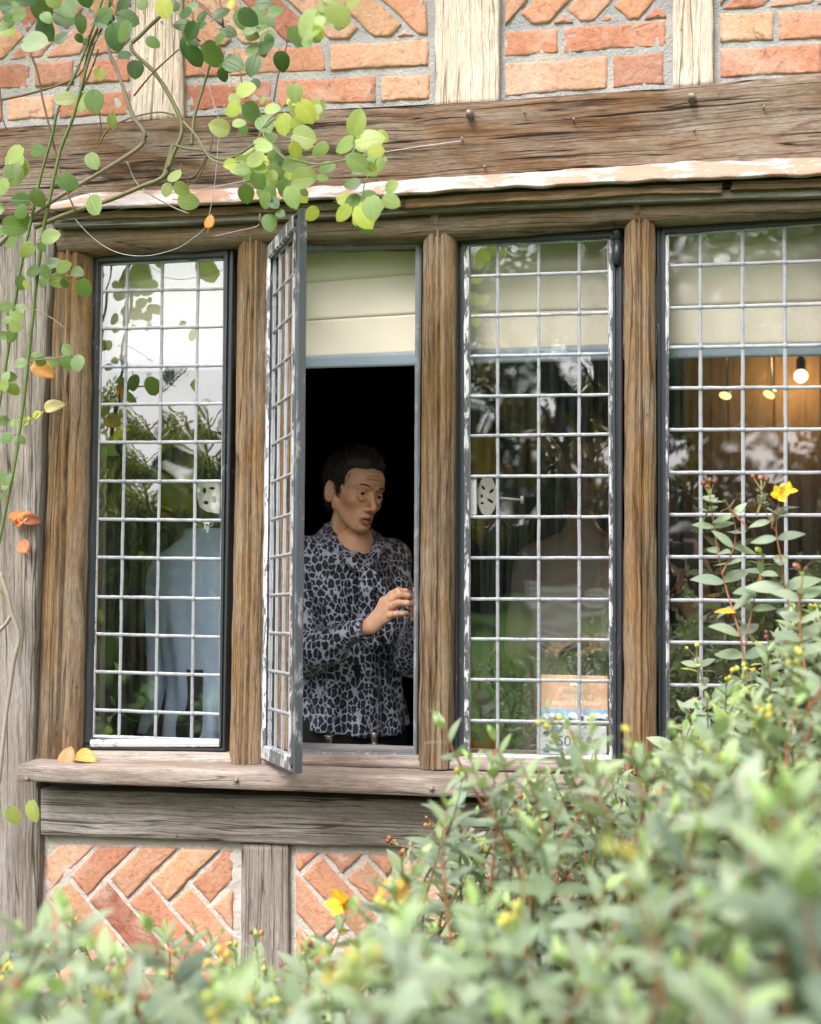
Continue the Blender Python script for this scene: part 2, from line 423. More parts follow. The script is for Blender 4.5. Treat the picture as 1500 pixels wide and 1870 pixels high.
def mortar_grid(mb, quad, y, n=60):
    """rough pointing behind the bricks"""
    A, B, Cc, D = quad
    vs = []
    for i in range(n + 1):
        for j in range(n + 1):
            p = (Vector((*A, 0)).lerp(Vector((*B, 0)), i / n)).lerp(Vector((*D, 0)).lerp(Vector((*Cc, 0)), i / n), j / n)
            vs.append((p.x, y + .003 * mnoise.noise(Vector((p.x * 25, p.y * 25, 3))) + .002 * mnoise.noise(Vector((p.x * 90, p.y * 90, 3))), p.y))
    mb.add(vs, [(i * (n + 1) + j, (i + 1) * (n + 1) + j, (i + 1) * (n + 1) + j + 1, i * (n + 1) + j + 1) for i in range(n) for j in range(n)])
def shrink(poly, g):
    """inset a convex polygon by g"""
    if area(poly) < 0: poly = poly[::-1]
    n = len(poly); out = poly
    for i in range(n):
        a, b = Vector((*poly[i], 0)), Vector((*poly[(i + 1) % n], 0))
        if (b - a).length < 1e-6: continue
        d = (b - a).normalized(); nn = Vector((-d.y, d.x, 0)) * g; far = 50
        a2, b2 = a + nn - d * far, b + nn + d * far
        big = [(a2.x, a2.y), (b2.x, b2.y), (b2.x - d.y * far, b2.y + d.x * far), (a2.x - d.y * far, a2.y + d.x * far)]
        out = clip(out, big)
        if not out: return []
    return out
def herring(panel, ox, oz, L=.222, W=.074, g=.0043, rot=-45, flip=False):
    res = []
    ca, sa = math.cos(R(rot)), math.sin(R(rot)); n = 3
    u = W; xs = [p[0] for p in panel]; zs = [p[1] for p in panel]
    rad = int(max(max(xs) - min(xs), max(zs) - min(zs)) / u) + 6
    cx, cz = (min(xs) + max(xs)) / 2, (min(zs) + max(zs)) / 2
    gx, gz = (cx - ox) * ca + (cz - oz) * sa, -(cx - ox) * sa + (cz - oz) * ca
    ci, cj = int(gx / u), int(gz / u)
    for i in range(ci - rad, ci + rad):
        for j in range(cj - rad, cj + rad):
            m = (i - j) % (2 * n)
            if m == 0: q = [(i, j), (i + n, j), (i + n, j + 1), (i, j + 1)]
            elif m == 2 * n - 1: q = [(i, j), (i + 1, j), (i + 1, j + n), (i, j + n)]
            else: continue
            pts = [(ox + (a * ca - b * sa) * u, oz + (a * sa + b * ca) * u) for a, b in q]
            c = clip(pts, panel)
            if c:
                c = shrink(c, g)
                if c and len(c) > 2: res.append(c)
    return res
def wpt(px, py, y=.012): p = P(px, py, y); return (p.x, p.z)
def ccw(p): return p if area(p) > 0 else p[::-1]
rb = random.Random(11)
def panel(quad_px, herr_px, courses, ox, oz, border=None):
    """a brick panel: mortar bed, horizontal courses given as pixel quads, herringbone above"""
    mm = MB(); quad = [wpt(*q) for q in quad_px]; mortar_grid(mm, quad, .0118)
    bed = mm.build('mortar_bed', M['lime' if border else 'mortar'], None)
    mb = MB()
    hp = ccw([wpt(*q) for q in herr_px])
    for c in herring(hp, ox, oz): brick(mb, c, .008, rb)
    for q in courses: brick(mb, ccw([wpt(*p) for p in q]), .008, rb)
    o = mb.build('brick_panel', M['brick'], H)
    bed.parent = o
    bed.data.transform(Matrix.Translation(-wloc(o)))
    return o
def course(x0, x1, yt, yb, slope=-.06, xr=0, splits=()):
    """bricks of one course between pixel x0..x1: top and bottom y given at x0"""
    out = []; xs = [x0] + list(splits) + [x1]
    for a, b in zip(xs[:-1], xs[1:]):
        g = 3.4
        out.append([(a + g, yt + slope * (a - x0) + g), (b - g, yt + slope * (b - x0) + g), (b - g, yb + slope * (b - x0) - g), (a + g, yb + slope * (a - x0) - g)])
    return out
TOP = -560
# top panels, left to right
panel([(-420, TOP), (250, TOP), (250, 222), (-420, 262)], [(-420, TOP), (243, TOP), (243, 100), (-420, 140)],
      course(-420, 243, 140, 192, -.06, splits=(-230, -100, 60, 140)) + course(-420, 243, 196, 246, -.05, splits=(-300, -130, 10, 105)), -1.32, P(750, 40).z - .104)
panel([(328, TOP), (795, TOP), (795, 190), (328, 214)], [(335, TOP), (785, TOP), (785, 68), (335, 92)],
      course(335, 788, 92, 146, -.05, splits=(415, 600)) + course(335, 790, 152, 206, -.045, splits=(502, 692)), -.62, P(750, 0).z + .052)
panel([(908, TOP), (1232, TOP), (1232, 160), (908, 186)], [(918, TOP), (1222, TOP), (1222, 38), (918, 52)],
      course(918, 1222, 54, 108, -.065, splits=(1025,)) + course(918, 1218, 113, 180, -.075, splits=(1115,)), .22, P(750, 0).z - .104)
panel([(1298, TOP), (1990, TOP), (1990, 110), (1298, 158)], [(1312, TOP), (1990, TOP), (1990, -12), (1312, 22)],
      course(1310, 1990, 22, 82, -.04, splits=(1418, 1580, 1700, 1880)) + course(1310, 1990, 86, 146, -.05, splits=(1505, 1640, 1820)), .93, P(750, -60).z + .052)
# lower panels with pale lime borders
panel([(72, 1518), (442, 1530), (442, 2120), (66, 2140)], [(80, 1536), (430, 1548), (430, 2110), (76, 2130)], [], P(80, 1640, .0).x + .003, P(80, 1640).z, border=1)
panel([(524, 1530), (1180, 1545), (1180, 2120), (524, 2120)], [(537, 1552), (1180, 1566), (1180, 2110), (537, 2110)], [], P(545, 1600).x, P(545, 1600).z, border=1)
panel([(1255, 1545), (2000, 1560), (2000, 2120), (1255, 2120)], [(1268, 1566), (2000, 1580), (2000, 2110), (1268, 2110)], [], P(1300, 1600).x, P(1300, 1600).z, border=1)
panel([(-560, 1300), (-90, 1300), (-90, 2120), (-560, 2120)], [(-555, 1310), (-100, 1310), (-100, 2110), (-555, 2110)], [], P(-300, 1600).x, P(-300, 1600).z, border=1)

# --- timbers
one_timber('stud', M['oak_pale'], H, [(247, TOP), (244, 100), (240, 224)], [(330, TOP), (332, 90), (336, 218)], -.004, n=60, seed=1)
one_timber('stud', M['oak_pale'], H, [(793, TOP), (794, 0), (795, 196)], [(910, TOP), (912, 0), (911, 188)], -.010, n=60, seed=2)
one_timber('stud', M['oak_pale'], H, [(1230, TOP), (1229, 0), (1229, 162)], [(1302, TOP), (1302, 0), (1303, 156)], -.008, n=60, seed=3)
# the long beam over the window
one_timber('beam', M['oak_beam'], H, [(-600, 262), (0, 232), (235, 220), (480, 207), (790, 191), (1230, 159), (1500, 133), (2100, 85)],
           [(-600, 420), (0, 404), (105, 400), (430, 392), (770, 374), (1137, 352), (1500, 335), (2100, 300)], -.022, n=140, wob=.004, seed=4)
# grey corner post at the left, running the full height
one_timber('post', M['oak_grey'], H, [(-95, 400), (-98, 1000), (-100, 2140)], [(104, 398), (88, 560), (68, 1000), (58, 1380), (74, 1480), (68, 1700), (64, 2140)], -.012, n=80, wob=.003, seed=5)
one_timber('lower_beam', M['oak_grey'], H, [(75, 1440), (450, 1452), (870, 1466), (1500, 1488), (2100, 1510)], [(75, 1524), (450, 1540), (870, 1552), (1500, 1568), (2100, 1590)], -.014, n=100, wob=.003, seed=6.3)
one_timber('stud', M['oak_grey'], H, [(441, 1541), (440, 1700), (438, 2130)], [(526, 1543), (527, 1700), (528, 2130)], -.006, n=50, seed=7)
one_timber('stud', M['oak_grey'], H, [(1182, 1562), (1182, 2130)], [(1258, 1564), (1258, 2130)], -.006, n=50, seed=8)
one_timber('sole_beam', M['oak_grey'], H, [(-700, 2120), (2100, 2120)], [(-700, 2210), (2100, 2210)], -.02, n=50, seed=9)
# wall to the right of the window
one_timber('post', M['oak_grey'], H, [(1560, 330), (1565, 1480)], [(1700, 322), (1705, 1486)], -.012, n=50, seed=10)
panel([(1695, 300), (2150, 280), (2150, 1510), (1695, 1500)], [(1705, 310), (2140, 300), (2140, 1500), (1705, 1490)], [], 1.5, 1.5)
panel([(-700, 400), (-85, 400), (-85, 1320), (-700, 1320)], [(-700, 410), (-92, 410), (-92, 1310), (-700, 1310)], [], -2.6, 1.5)

# --- strips and rolls of the window head
ft = [(100, 390), (320, 384), (500, 375), (700, 366), (880, 354), (1030, 348), (1200, 339), (1500, 328), (1600, 325)]
def off(poly, *dd):
    n = len(poly) - 1
    return [(x, y + dd[0] + (dd[-1] - dd[0]) * k / n) for k, (x, y) in enumerate(poly)]
one_timber('head_strip', M['oak_orange'], H, [(740, 364), (880, 353), (1030, 347), (1200, 338), (1320, 334)], [(740, 380), (880, 370), (1030, 364), (1200, 352), (1318, 352)], -.050, n=40, wob=.003, seed=12)
one_timber('head_strip', M['oak_orange'], H, [(1338, 332), (1600, 322)], [(1334, 347), (1600, 338)], -.048, n=20, wob=.003, seed=13)
one_timber('head_strip', M['oak_head'], H, [(100, 389), (320, 383), (500, 374), (740, 363)], [(102, 401), (320, 396), (500, 388), (740, 380)], -.045, n=30, wob=.003, seed=14)
one_timber('head_fillet', M['oak_grey'], H, off(ft, 9, 14), off(ft, 24, 30), -.034, n=60, wob=.002, seed=15)
one_timber('window_head', M['oak_head'], H, off(ft, 22, 28), [(104, 462), (160, 462), (430, 446), (500, 440), (770, 436), (830, 432), (1137, 408), (1200, 406), (1500, 388), (1600, 384)], -.014,
           prof=roll1(.028, .13), n=90, wob=.003, seed=16)
# copper coloured flashing, white paint flaking off: a bent strip standing off the beam
fl = MB()
ftop = [(96, 376), (150, 360), (205, 352), (370, 347), (560, 346), (750, 330), (1030, 313), (1240, 299), (1500, 290), (1900, 272)]
fbot = [(92, 390), (150, 389), (320, 385), (500, 376), (700, 367), (880, 355), (1200, 340), (1500, 329), (1900, 312)]
PF = [(0, -.001), (.02, .014), (.10, .022), (.3, .030), (.6, .040), (.9, .047), (.97, .046), (1.0, .038), (.985, .03), (.93, .028)]
timber(fl, ftop, fbot, -.024, prof=PF, n=140, wob=.005, cap=False, seed=17)
fl.build('flashing', M['copper'], H)
# --- posts of the window
def post(e1, e2, y, dep, seed, mat='oak_orange'):
    dep *= .72; e1 = [(e1[0][0], e1[0][1] - 20)] + e1[1:]; e2 = [(e2[0][0], e2[0][1] - 20)] + e2[1:]
    return one_timber('window_post', M[mat], H, e1, e2, y, prof=rolls(dep), n=60, wob=.003, cap=False, seed=seed)
post([(92, 425), (78, 900), (59, 1386)], [(160, 438), (152, 900), (139, 1386)], -.004, .020, 21)
post([(430, 412), (424, 900), (414, 1396)], [(488, 408), (484, 900), (479, 1396)], -.008, .022, 22)
post([(770, 392), (766, 900), (761, 1406)], [(830, 388), (827, 900), (822, 1406)], -.010, .022, 23)
post([(1140, 370), (1140, 900), (1138, 1415)], [(1196, 368), (1198, 900), (1199, 1415)], -.010, .022, 24)
post([(1530, 350), (1538, 900), (1540, 1425)], [(1590, 350), (1596, 900), (1598, 1425)], -.010, .022, 25)
for x, y in ((793, 386), (1163, 366)):
    mb = MB(); a = P(x - 6, y, -.014); b = P(x + 7, y + 24, -.014)
    mb.box(a.x, b.x, -.016, .0, b.z, a.z); mb.build('peg_tenon', M['oak_orange'], H)
# --- pegs, nails and knots on the beam
for x, y, r, d in ((860, 211, 7, .03), (1264, 181, 7, .03)):
    mb = MB(); p = P(x, y, -.022)
    tube(mb, [p + Vector((0, .01, 0)), p + Vector((0, -d * .6, -.001)), p + Vector((0, -d, -.002))], [r * .00125, r * .00125, r * .0009], 8, wob=.5)
    mb.build('peg', M['oak_grey'], H)
for x, y in ((1395, 200), (886, 308), (1048, 222), (845, 257), (1268, 241), (958, 208), (298, 45)):
    mb = MB(); p = P(x, y, -.022); tube(mb, [p, p + Vector((0.001, -.012, .002)), p + Vector((.001, -.0135, .002))], [.0018, .0018, .0032], 7)
    mb.build('nail', M['wire'], H)
for x, y in ((432, 1424), (788, 1440), (50, 1422)):
    mb = MB(); p = P(x, y, -.102); tube(mb, [p, p + Vector((0, -.005, 0))], [.0058, .005], 10, wob=.3); mb.build('sill_plug', M['sill'], H)

# --- the sill: front board, sloping top, inner strip
SY = -.10
sill = MB()
front_t = [(33, 1397), (500, 1411), (900, 1425), (1500, 1446), (1640, 1450)]
front_b = [(31, 1427), (500, 1444), (900, 1459), (1500, 1482), (1640, 1486)]
timber(sill, front_t, front_b, SY, prof=[(0, -.115), (0, -.002), (.02, 0), (.3, 0), (.7, 0), (.97, 0), (1, -.003), (1, -.115)], n=80, wob=.002, seed=31)
sill.build('window_sill', M['sill'], H)
one_timber('sill_strip', M['sill'], H, [(60, 1372), (420, 1377), (800, 1383), (1137, 1390), (1560, 1398)], [(60, 1392), (420, 1397), (800, 1404), (1137, 1412), (1560, 1420)], .010,
           prof=[(0, -.12), (0, 0), (.3, 0), (.35, .004), (.6, .004), (1, .006), (1, -.12)], n=60, wob=.0015, seed=32)

# --- leaded windows
def lead_line(mb, Mf, a, b, wd, ht, seed, n=40):
    pts = []; vs = []
    for i in range(n + 1):
        t = i / n; u = a[0] + (b[0] - a[0]) * t; v = a[1] + (b[1] - a[1]) * t
        pts.append(Vector(Mf(u, v, 0)))
    nrm = (Vector(Mf(a[0], a[1], .01)) - Vector(Mf(a[0], a[1], 0))).normalized()
    K = 7
    for i, p in enumerate(pts):
        t = (pts[min(i + 1, n)] - pts[max(i - 1, 0)]).normalized(); s = nrm.cross(t).normalized()
        wv = .0009 * mnoise.noise(Vector((i * .22, seed, 0))); ww = wd * (1 + .16 * mnoise.noise(Vector((i * .6, seed, 7))))
        hh = ht * (1 + .12 * mnoise.noise(Vector((i * .6, seed, 3))))
        for k in range(K):
            an = math.pi * k / (K - 1)
            vs.append(p + s * (wv + math.cos(an) * ww / 2) + nrm * (math.sin(an) * hh - .001))
    mb.add(vs, [(i * K + k, i * K + k + 1, (i + 1) * K + k + 1, (i + 1) * K + k) for i in range(n) for k in range(K - 1)])
def dome(mb, c, nrm, r, h):
    a = Vector((0, 0, 1)); s = nrm.cross(a).normalized(); u = s.cross(nrm)
    vs = []
    for j, (rr, hh) in enumerate(((1, 0), (.85, .55), (.5, .9))):
        for k in range(8):
            an = k * math.pi / 4 + .2; vs.append(c + (s * math.cos(an) + u * math.sin(an)) * r * rr + nrm * h * hh)
    vs.append(c + nrm * h)
    fs = [(j * 8 + k, j * 8 + (k + 1) % 8, (j + 1) * 8 + (k + 1) % 8, (j + 1) * 8 + k) for j in range(2) for k in range(8)] + [(16 + k, 16 + (k + 1) % 8, 24) for k in range(8)]
    mb.add(vs, fs)
def frame_ring(mb, Mf, outer, inner, prof):
    """mitred frame between the outer and inner quads; prof: (u 0..1 across, n outward)"""
    vs = []; m = len(prof)
    for c in range(4):
        for u, nn in prof:
            x = outer[c][0] + (inner[c][0] - outer[c][0]) * u; y = outer[c][1] + (inner[c][1] - outer[c][1]) * u
            vs.append(Mf(x, y, nn))
    # subdivide each side for a slightly uneven run
    for c in range(4):
        d = (c + 1) % 4; n = 24; base = []
        for i in range(n + 1):
            for k in range(m):
                p = Vector(vs[c * m + k]).lerp(Vector(vs[d * m + k]), i / n)
                if 0 < i < n:
                    p += Vector([.0007 * mnoise.noise(p * 30 + Vector((q * 7, 0, 0))) for q in range(3)])
                base.append(p)
        mb.add(base, [(i * m + k, i * m + k + 1, (i + 1) * m + k + 1, (i + 1) * m + k) for i in range(n) for k in range(m - 1)], smooth=False)
def lerp2(a, b, t): return (a[0] + (b[0] - a[0]) * t, a[1] + (b[1] - a[1]) * t)
def window(name, Mf, outer, inner, vert, hori, parent, seed, frame_w=None, tilt=.0009, putty=(.09, 'putty'), lw=.0066, label=None, back=.03, iron='iron', lh=.0026):
    """outer/inner quads tl,tr,br,bl; vert: (x top, x bottom); hori: (y left, y right)"""
    rr = random.Random(seed)
    mb = MB()
    pf = [(0, -back), (0, .010), (.10, .0125), (.30, .0125), (.36, .006), (.50, .006), (.55, .013), (.85, .013), (.97, .007), (1.0, .0)]
    frame_ring(mb, Mf, outer, inner, pf)
    fo = mb.build(name, M[iron], parent)
    if label: fo['label'] = label
    # putty strip round the glass
    pm = MB()
    ci = (sum(q[0] for q in inner) / 4, sum(q[1] for q in inner) / 4)
    i2 = [lerp2(q, ci, .0) for q in inner]
    px = putty[0]
    def ins(q, s): return [(q[0][0] + s, q[0][1] + s), (q[1][0] - s, q[1][1] + s), (q[2][0] - s, q[2][1] - s), (q[3][0] + s, q[3][1] - s)]
    frame_ring(pm, Mf, ins(inner, -px), ins(inner, px * .25), [(0, .0085), (.3, .0085), (.8, .002), (1, .0)])
    pm.build('putty', M[putty[1]], fo)
    # leadwork
    tl, tr, br, bl = inner
    def vx(pr, y_t): return pr[0] + (pr[1] - pr[0]) * y_t
    lm = MB(); k = 0
    def hy(h, x): # y of a horizontal at x
        t = (x - tl[0]) / (tr[0] - tl[0]); return h[0] + (h[1] - h[0]) * t
    topl, botl = (tl[1], tr[1]), (bl[1], br[1])
    L = [(tl[0], bl[0])] + list(vert) + [(tr[0], br[0])]
    Hh = [topl] + list(hori) + [botl]
    def cross(pr, h):
        x = pr[0]
        for _ in range(3):
            y = hy(h, x); yt = (y - tl[1]) / (bl[1] - tl[1]); x = vx(pr, yt)
        return (x, hy(h, x))
    for pr in L: k += 1; lead_line(lm, Mf, cross(pr, Hh[0]), cross(pr, Hh[-1]), lw * (.8 if pr in (L[0], L[-1]) else 1), lh * .85, seed + k, 80)
    for h in Hh: k += 1; lead_line(lm, Mf, cross(L[0], h), cross(L[-1], h), lw, lh, seed + k, 30)
    for pr in L[1:-1]:
        for h in Hh[1:-1]:
            c = cross(pr, h); q = Vector(Mf(c[0], c[1], 0)); nn = (Vector(Mf(c[0], c[1], .01)) - q).normalized()
            dome(lm, q + nn * .0008, nn, lw * .72, .0031)
    lm.build('leadwork', M['lead'], fo)
    # panes: each its own slightly tilted and bulged sheet, all in one glass mesh
    gm = MB(); G = 6
    for i in range(len(L) - 1):
        for j in range(len(Hh) - 1):
            c00, c10, c11, c01 = cross(L[i], Hh[j]), cross(L[i + 1], Hh[j]), cross(L[i + 1], Hh[j + 1]), cross(L[i], Hh[j + 1])
            ta, tb, bu = rr.gauss(0, tilt), rr.gauss(0, tilt), rr.gauss(0, tilt * .5); tc, td = rr.gauss(0, tilt * .04), rr.gauss(0, tilt * .04)
            vs = []
            for a in range(G + 1):
                for b in range(G + 1):
                    u, v = a / G, b / G
                    q = lerp2(lerp2(c00, c10, u), lerp2(c01, c11, u), v)
                    nn = ta * (u - .5) + tb * (v - .5) + bu * (1 - (2 * u - 1) ** 2) * (1 - (2 * v - 1) ** 2) + tc * math.sin(5 * u + 3 * v + i) + td * math.sin(7 * v - 2 * u + j)
                    vs.append(Mf(q[0], q[1], nn - .0012))
            gm.add(vs, [(a * (G + 1) + b, (a + 1) * (G + 1) + b, (a + 1) * (G + 1) + b + 1, a * (G + 1) + b + 1) for a in range(G) for b in range(G)])
    gm.build('glass', M['glass'], fo)
    return fo
GY = .045
def Mpix(px, py, n): v = P(px, py, GY); return (v.x, v.y - n, v.z)
w1h = [532, 600, 670, 739, 808, 879, 948.5, 1018, 1090, 1158, 1227, 1297]
window('window', Mpix, [(162, 458), (431, 441), (414, 1371), (145, 1366)], [(187, 483), (410, 473), (402, 1353), (171, 1345)],
       [(233, 217.5), (297, 284), (362, 350)], [(y, y + s) for y, s in zip(w1h, (-5, -4, -3, -2, -1, 0, 2, 3, 4, 6, 7, 8))], H, 101, putty=(4, 'putty_bright'), lw=.0084,
       label='narrow leaded casement with black iron frame at the left, sky in its upper panes', tilt=.0011)
w3h = [505, 578, 651, 724, 796, 870, 944, 1019, 1094, 1167, 1241, 1316]
w3 = window('window', Mpix, [(832, 433), (1138, 407), (1136, 1392), (829, 1388)], [(857, 448), (1112, 437), (1117, 1384), (857, 1378)],
       [(909, 909), (984, 984), (1058, 1058)], [(y, y + s) for y, s in zip(w3h, (-9, -7, -5, -3, -3, -1, 0, 0, 1, 2, 3, 4))], H, 103, putty=(4.5, 'putty'), lw=.0078, tilt=.0006,
       label='leaded casement with flaking white putty between the two right oak posts')
w4h = [486, 563, 635, 709, 785, 863, 940, 1017, 1096, 1173, 1251, 1328]
w4 = window('window', Mpix, [(1199, 405), (1532, 388), (1539, 1400), (1202, 1394)], [(1217, 430), (1512, 408), (1518, 1394), (1221, 1388)],
       [(1279, 1281), (1356, 1359), (1433, 1438)], [(y, y + s) for y, s in zip(w4h, (-10, -8, -5, -2, -1, 0, 1, 1, 2, 3, 4, 5))], H, 104, putty=(4, 'putty'), lw=.0084, tilt=.0004,
       label='rightmost leaded casement, warm lamp glowing behind it')
def strip(win, mat, x0, y0, x1, y1, pr=.0165):
    mb = MB(); n = 30; long_v = abs(y1 - y0) > abs(x1 - x0); vs = []
    for i in range(n + 1):
        t = i / n; j = 1.2 * mnoise.noise(Vector((i * .9, x0, y0)))
        for u in (0, .5, 1):
            a = (x0 + (x1 - x0) * u + j, y0 + (y1 - y0) * t) if long_v else (x0 + (x1 - x0) * t, y0 + (y1 - y0) * u + j)
            q = P(*a, GY); vs.append((q.x, GY - pr + (0 if u == .5 else .004), q.z))
    mb.add(vs, [(i * 3 + k, i * 3 + k + 1, (i + 1) * 3 + k + 1, (i + 1) * 3 + k) for i in range(n) for k in range(2)], smooth=False)
    mb.build('paint_flakes', M[mat], win)
w1_ = [o for o in H.children if o.name == 'window'][0]
strip(w1_, 'putty_bright', 170, 1349, 404, 1362)
strip(w3, 'putty', 849, 450, 858, 1376); strip(w3, 'putty', 1113, 440, 1120, 1380); strip(w3, 'putty_bright', 858, 1378, 1118, 1392)
strip(w4, 'putty_bright', 1222, 1388, 1518, 1400); strip(w4, 'putty', 1216, 432, 1222, 1386)
# hinge knuckle on the third casement
mb = MB(); a = P(1127, 412, .03); b = P(1127, 484, .03)
tube(mb, [a, a + (b - a) * .35], .011, 10); tube(mb, [a + (b - a) * .37, b], .009, 10); tube(mb, [a + Vector((0, 0, .004)), a], .014, 10)
mb.build('hinge', M['iron'], w3)
# opening two: fixed iron lining, the casement itself stands open
fr = MB(); frame_ring(fr, Mpix, [(489, 442), (772, 430), (763, 1388), (480, 1376)], [(500, 460), (761, 449), (757, 1374), (494, 1370)], [(0, -.03), (0, .010), (.4, .0125), (1, .0125), (1, -.03)])
lining = fr.build('window_lining', M['edge_iron'], H)
ht, hb = P(497, 452, .02), P(487, 1386, .02)
ft_, fb_ = P(556, 381, -.295), P(547, 1413, -.290)
nrm = ((hb - ht).cross(ft_ - ht)).normalized()
if nrm.x > 0: nrm = -nrm
def Mopen(u, v, n):
    t = ht.lerp(ft_, u / 100.0); b = hb.lerp(fb_, u / 100.0); p = t.lerp(b, v / 100.0); return p + nrm * n
oc = window('casement', Mopen, [(0, 0), (100, 0), (100, 100), (0, 100)], [(8, 2.6), (92, 2.6), (92, 97.4), (8, 97.4)], [(27, 27), (49, 49), (70, 70)],
            [(2.6 + 94.8 * k / 13,) * 2 for k in range(1, 13)], H, 105, putty=(.9, 'coat'), lw=.0075, label='leaded casement swung wide open toward the garden, its paint flaking', back=.006, iron='casement_iron', lh=.004, tilt=.0003)
# white flaking paint on the inner face of the open casement's stiles and rails
mb = MB(); frame_ring(mb, Mopen, [(1, .3), (90, .3), (90, 99.6), (1, 99.6)], [(9, 2.9), (91, 2.9), (91, 97.1), (9, 97.1)], [(0, .0115), (0, .015), (.9, .015), (1, .009)])
mb.build('paint_coat', M['coat'], oc)

# --- pierced casement fasteners behind the glass
def flat_shape(name, loops, y, th, mat, parent):
    cu = bpy.data.curves.new(name, 'CURVE'); cu.dimensions = '2D'; cu.fill_mode = 'BOTH'; cu.extrude = th / 2; cu.bevel_depth = .0006
    o0 = P(*loops[0][0], y)
    for lp in loops:
        s = cu.splines.new('POLY'); s.points.add(len(lp) - 1); s.use_cyclic_u = True
        for q, (a, b) in zip(s.points, lp):
            v = P(a, b, y) - o0; q.co = (v.x, v.z, 0, 1)
    o = bpy.data.objects.new(name, cu); COL.objects.link(o)
    dg = bpy.context.evaluated_depsgraph_get(); me = bpy.data.meshes.new_from_object(o.evaluated_get(dg)); bpy.data.objects.remove(o)
    me.transform(Matrix.Rotation(math.pi / 2, 4, 'X')); me.transform(Matrix.Translation(o0 - wloc(parent)))
    me.materials.clear(); me.materials.append(mat)
    ob = bpy.data.objects.new(name, me); COL.objects.link(ob); ob.parent = parent; return ob
def ell(cx, cy, rx, ry, n=20, rot=0): return [(cx + rx * math.cos(2 * math.pi * k / n) * math.cos(rot) - ry * math.sin(2 * math.pi * k / n) * math.sin(rot), cy + rx * math.cos(2 * math.pi * k / n) * math.sin(rot) + ry * math.sin(2 * math.pi * k / n) * math.cos(rot)) for k in range(n)]
plate = plain('brushed_plate', (.36, .345, .32), .45, .3, .5)
def fastener(x0, cy, s, win):
    """pierced heart-lobed plate, spine towards the frame at x0, growing by direction s"""
    out = []
    for t in range(40):
        a = 2 * math.pi * t / 40
        r = 27 * (1 + .16 * math.cos(2 * a) * -1 + .10 * math.cos(4 * a))
        out.append((x0 + s * (24 + r * .86 * math.cos(a)), cy + r * 1.08 * math.sin(a)))
    o = flat_shape('fastener_plate', [out, ell(x0 + s * 17, cy - 15, 5, 3, rot=.9 * s), ell(x0 + s * 32, cy - 9, 6, 3, rot=-.8 * s), ell(x0 + s * 30, cy + 9, 7, 3, rot=.6 * s), ell(x0 + s * 15, cy + 13, 4, 2.5), ell(x0 + s * 14, cy, 3, 4)], GY + .022, .003, plate, win)
    mb = MB(); a = P(x0 + s * 40, cy + 3, GY + .03); b = P(x0 + s * 88, cy + 7, GY + .034)
    tube(mb, [a, a.lerp(b, .5), b], [.0035, .003, .0028], 8); tube(mb, [b + Vector((0, 0, .009)), b - Vector((0, 0, .009))], [.0045, .004], 8)
    mb.build('fastener_handle', plate, win)
fastener(866, 906, 1, w3)
mb = MB(); a, b = P(857, 872, GY + .012), P(871, 940, GY + .012); mb.box(a.x, b.x, GY + .005, GY + .02, b.z, a.z); mb.build('fastener_keep', M['putty_bright'], w3)
win1 = [o for o in H.children if o.name == 'window'][0]
fl1 = [(362, 884), (366, 882), (402, 882), (402, 938), (390, 936), (378, 934), (366, 926), (361, 908)]
flat_shape('fastener_plate', [fl1, ell(374, 896, 4, 6), ell(388, 892, 6, 3), ell(377, 918, 5, 4), ell(392, 912, 5, 7)], GY + .022, .003, plate, win1)

# --- room behind the window
room = MB()
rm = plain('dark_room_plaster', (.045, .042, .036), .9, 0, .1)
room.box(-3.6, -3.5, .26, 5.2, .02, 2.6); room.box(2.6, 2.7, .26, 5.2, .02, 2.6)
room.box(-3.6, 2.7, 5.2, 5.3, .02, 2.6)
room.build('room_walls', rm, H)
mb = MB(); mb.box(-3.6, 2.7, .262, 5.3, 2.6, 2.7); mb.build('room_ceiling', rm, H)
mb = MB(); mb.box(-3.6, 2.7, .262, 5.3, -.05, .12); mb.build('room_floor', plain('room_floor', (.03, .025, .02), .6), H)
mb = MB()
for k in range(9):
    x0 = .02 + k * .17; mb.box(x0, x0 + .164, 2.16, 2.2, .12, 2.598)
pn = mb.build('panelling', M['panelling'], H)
# inner window ledge and board
mb = MB(); z0 = P(600, 1380, .2).z
mb.box(wx0, wx1, .17, .42, z0 - .045, z0 - .012); mb.build('inner_ledge', plain('dark_ledge', (.05, .045, .04), .5), H)
mb = MB(); mb.box(X0 - .2, X1 + .2, -.35, 6, ZT + .02, ZT + .14); mb.build('eaves', M['oak_grey'], H)
# ------------------------------------------------------------------ things at and behind the window
def mk_cloth(name, c, c2=None, r=.9):
    t = NT(name); v = t.coord(); n = t.noise(v, 400, 2); k = t.mix(n, tuple(x * .85 for x in c), c)
    t.col(k).rough(r, .1); t.bump(n, .2, .001)
    tl = t.n('BsdfTranslucent'); t.l(k, tl.inputs[0]); mx = t.n('MixShader'); mx.inputs[0].default_value = .15
    t.l(t.b.outputs[0], mx.inputs[1]); t.l(tl.outputs[0], mx.inputs[2]); t.l(mx.outputs[0], t.out.inputs[0]); return t.m
bl = empty('window_blind', P(750, 400, .2), 'cream roman blind with a slate blue hem, half lowered behind the windows', 'blind')
BY = .112
def blind_z(px, up): return P(px, 0, BY)
hem_b = [(150, 681), (560, 673), (760, 668), (1110, 658), (1480, 650), (1600, 648)]
hem_t = [(150, 660), (560, 651), (760, 643), (1110, 631), (1480, 625), (1600, 623)]
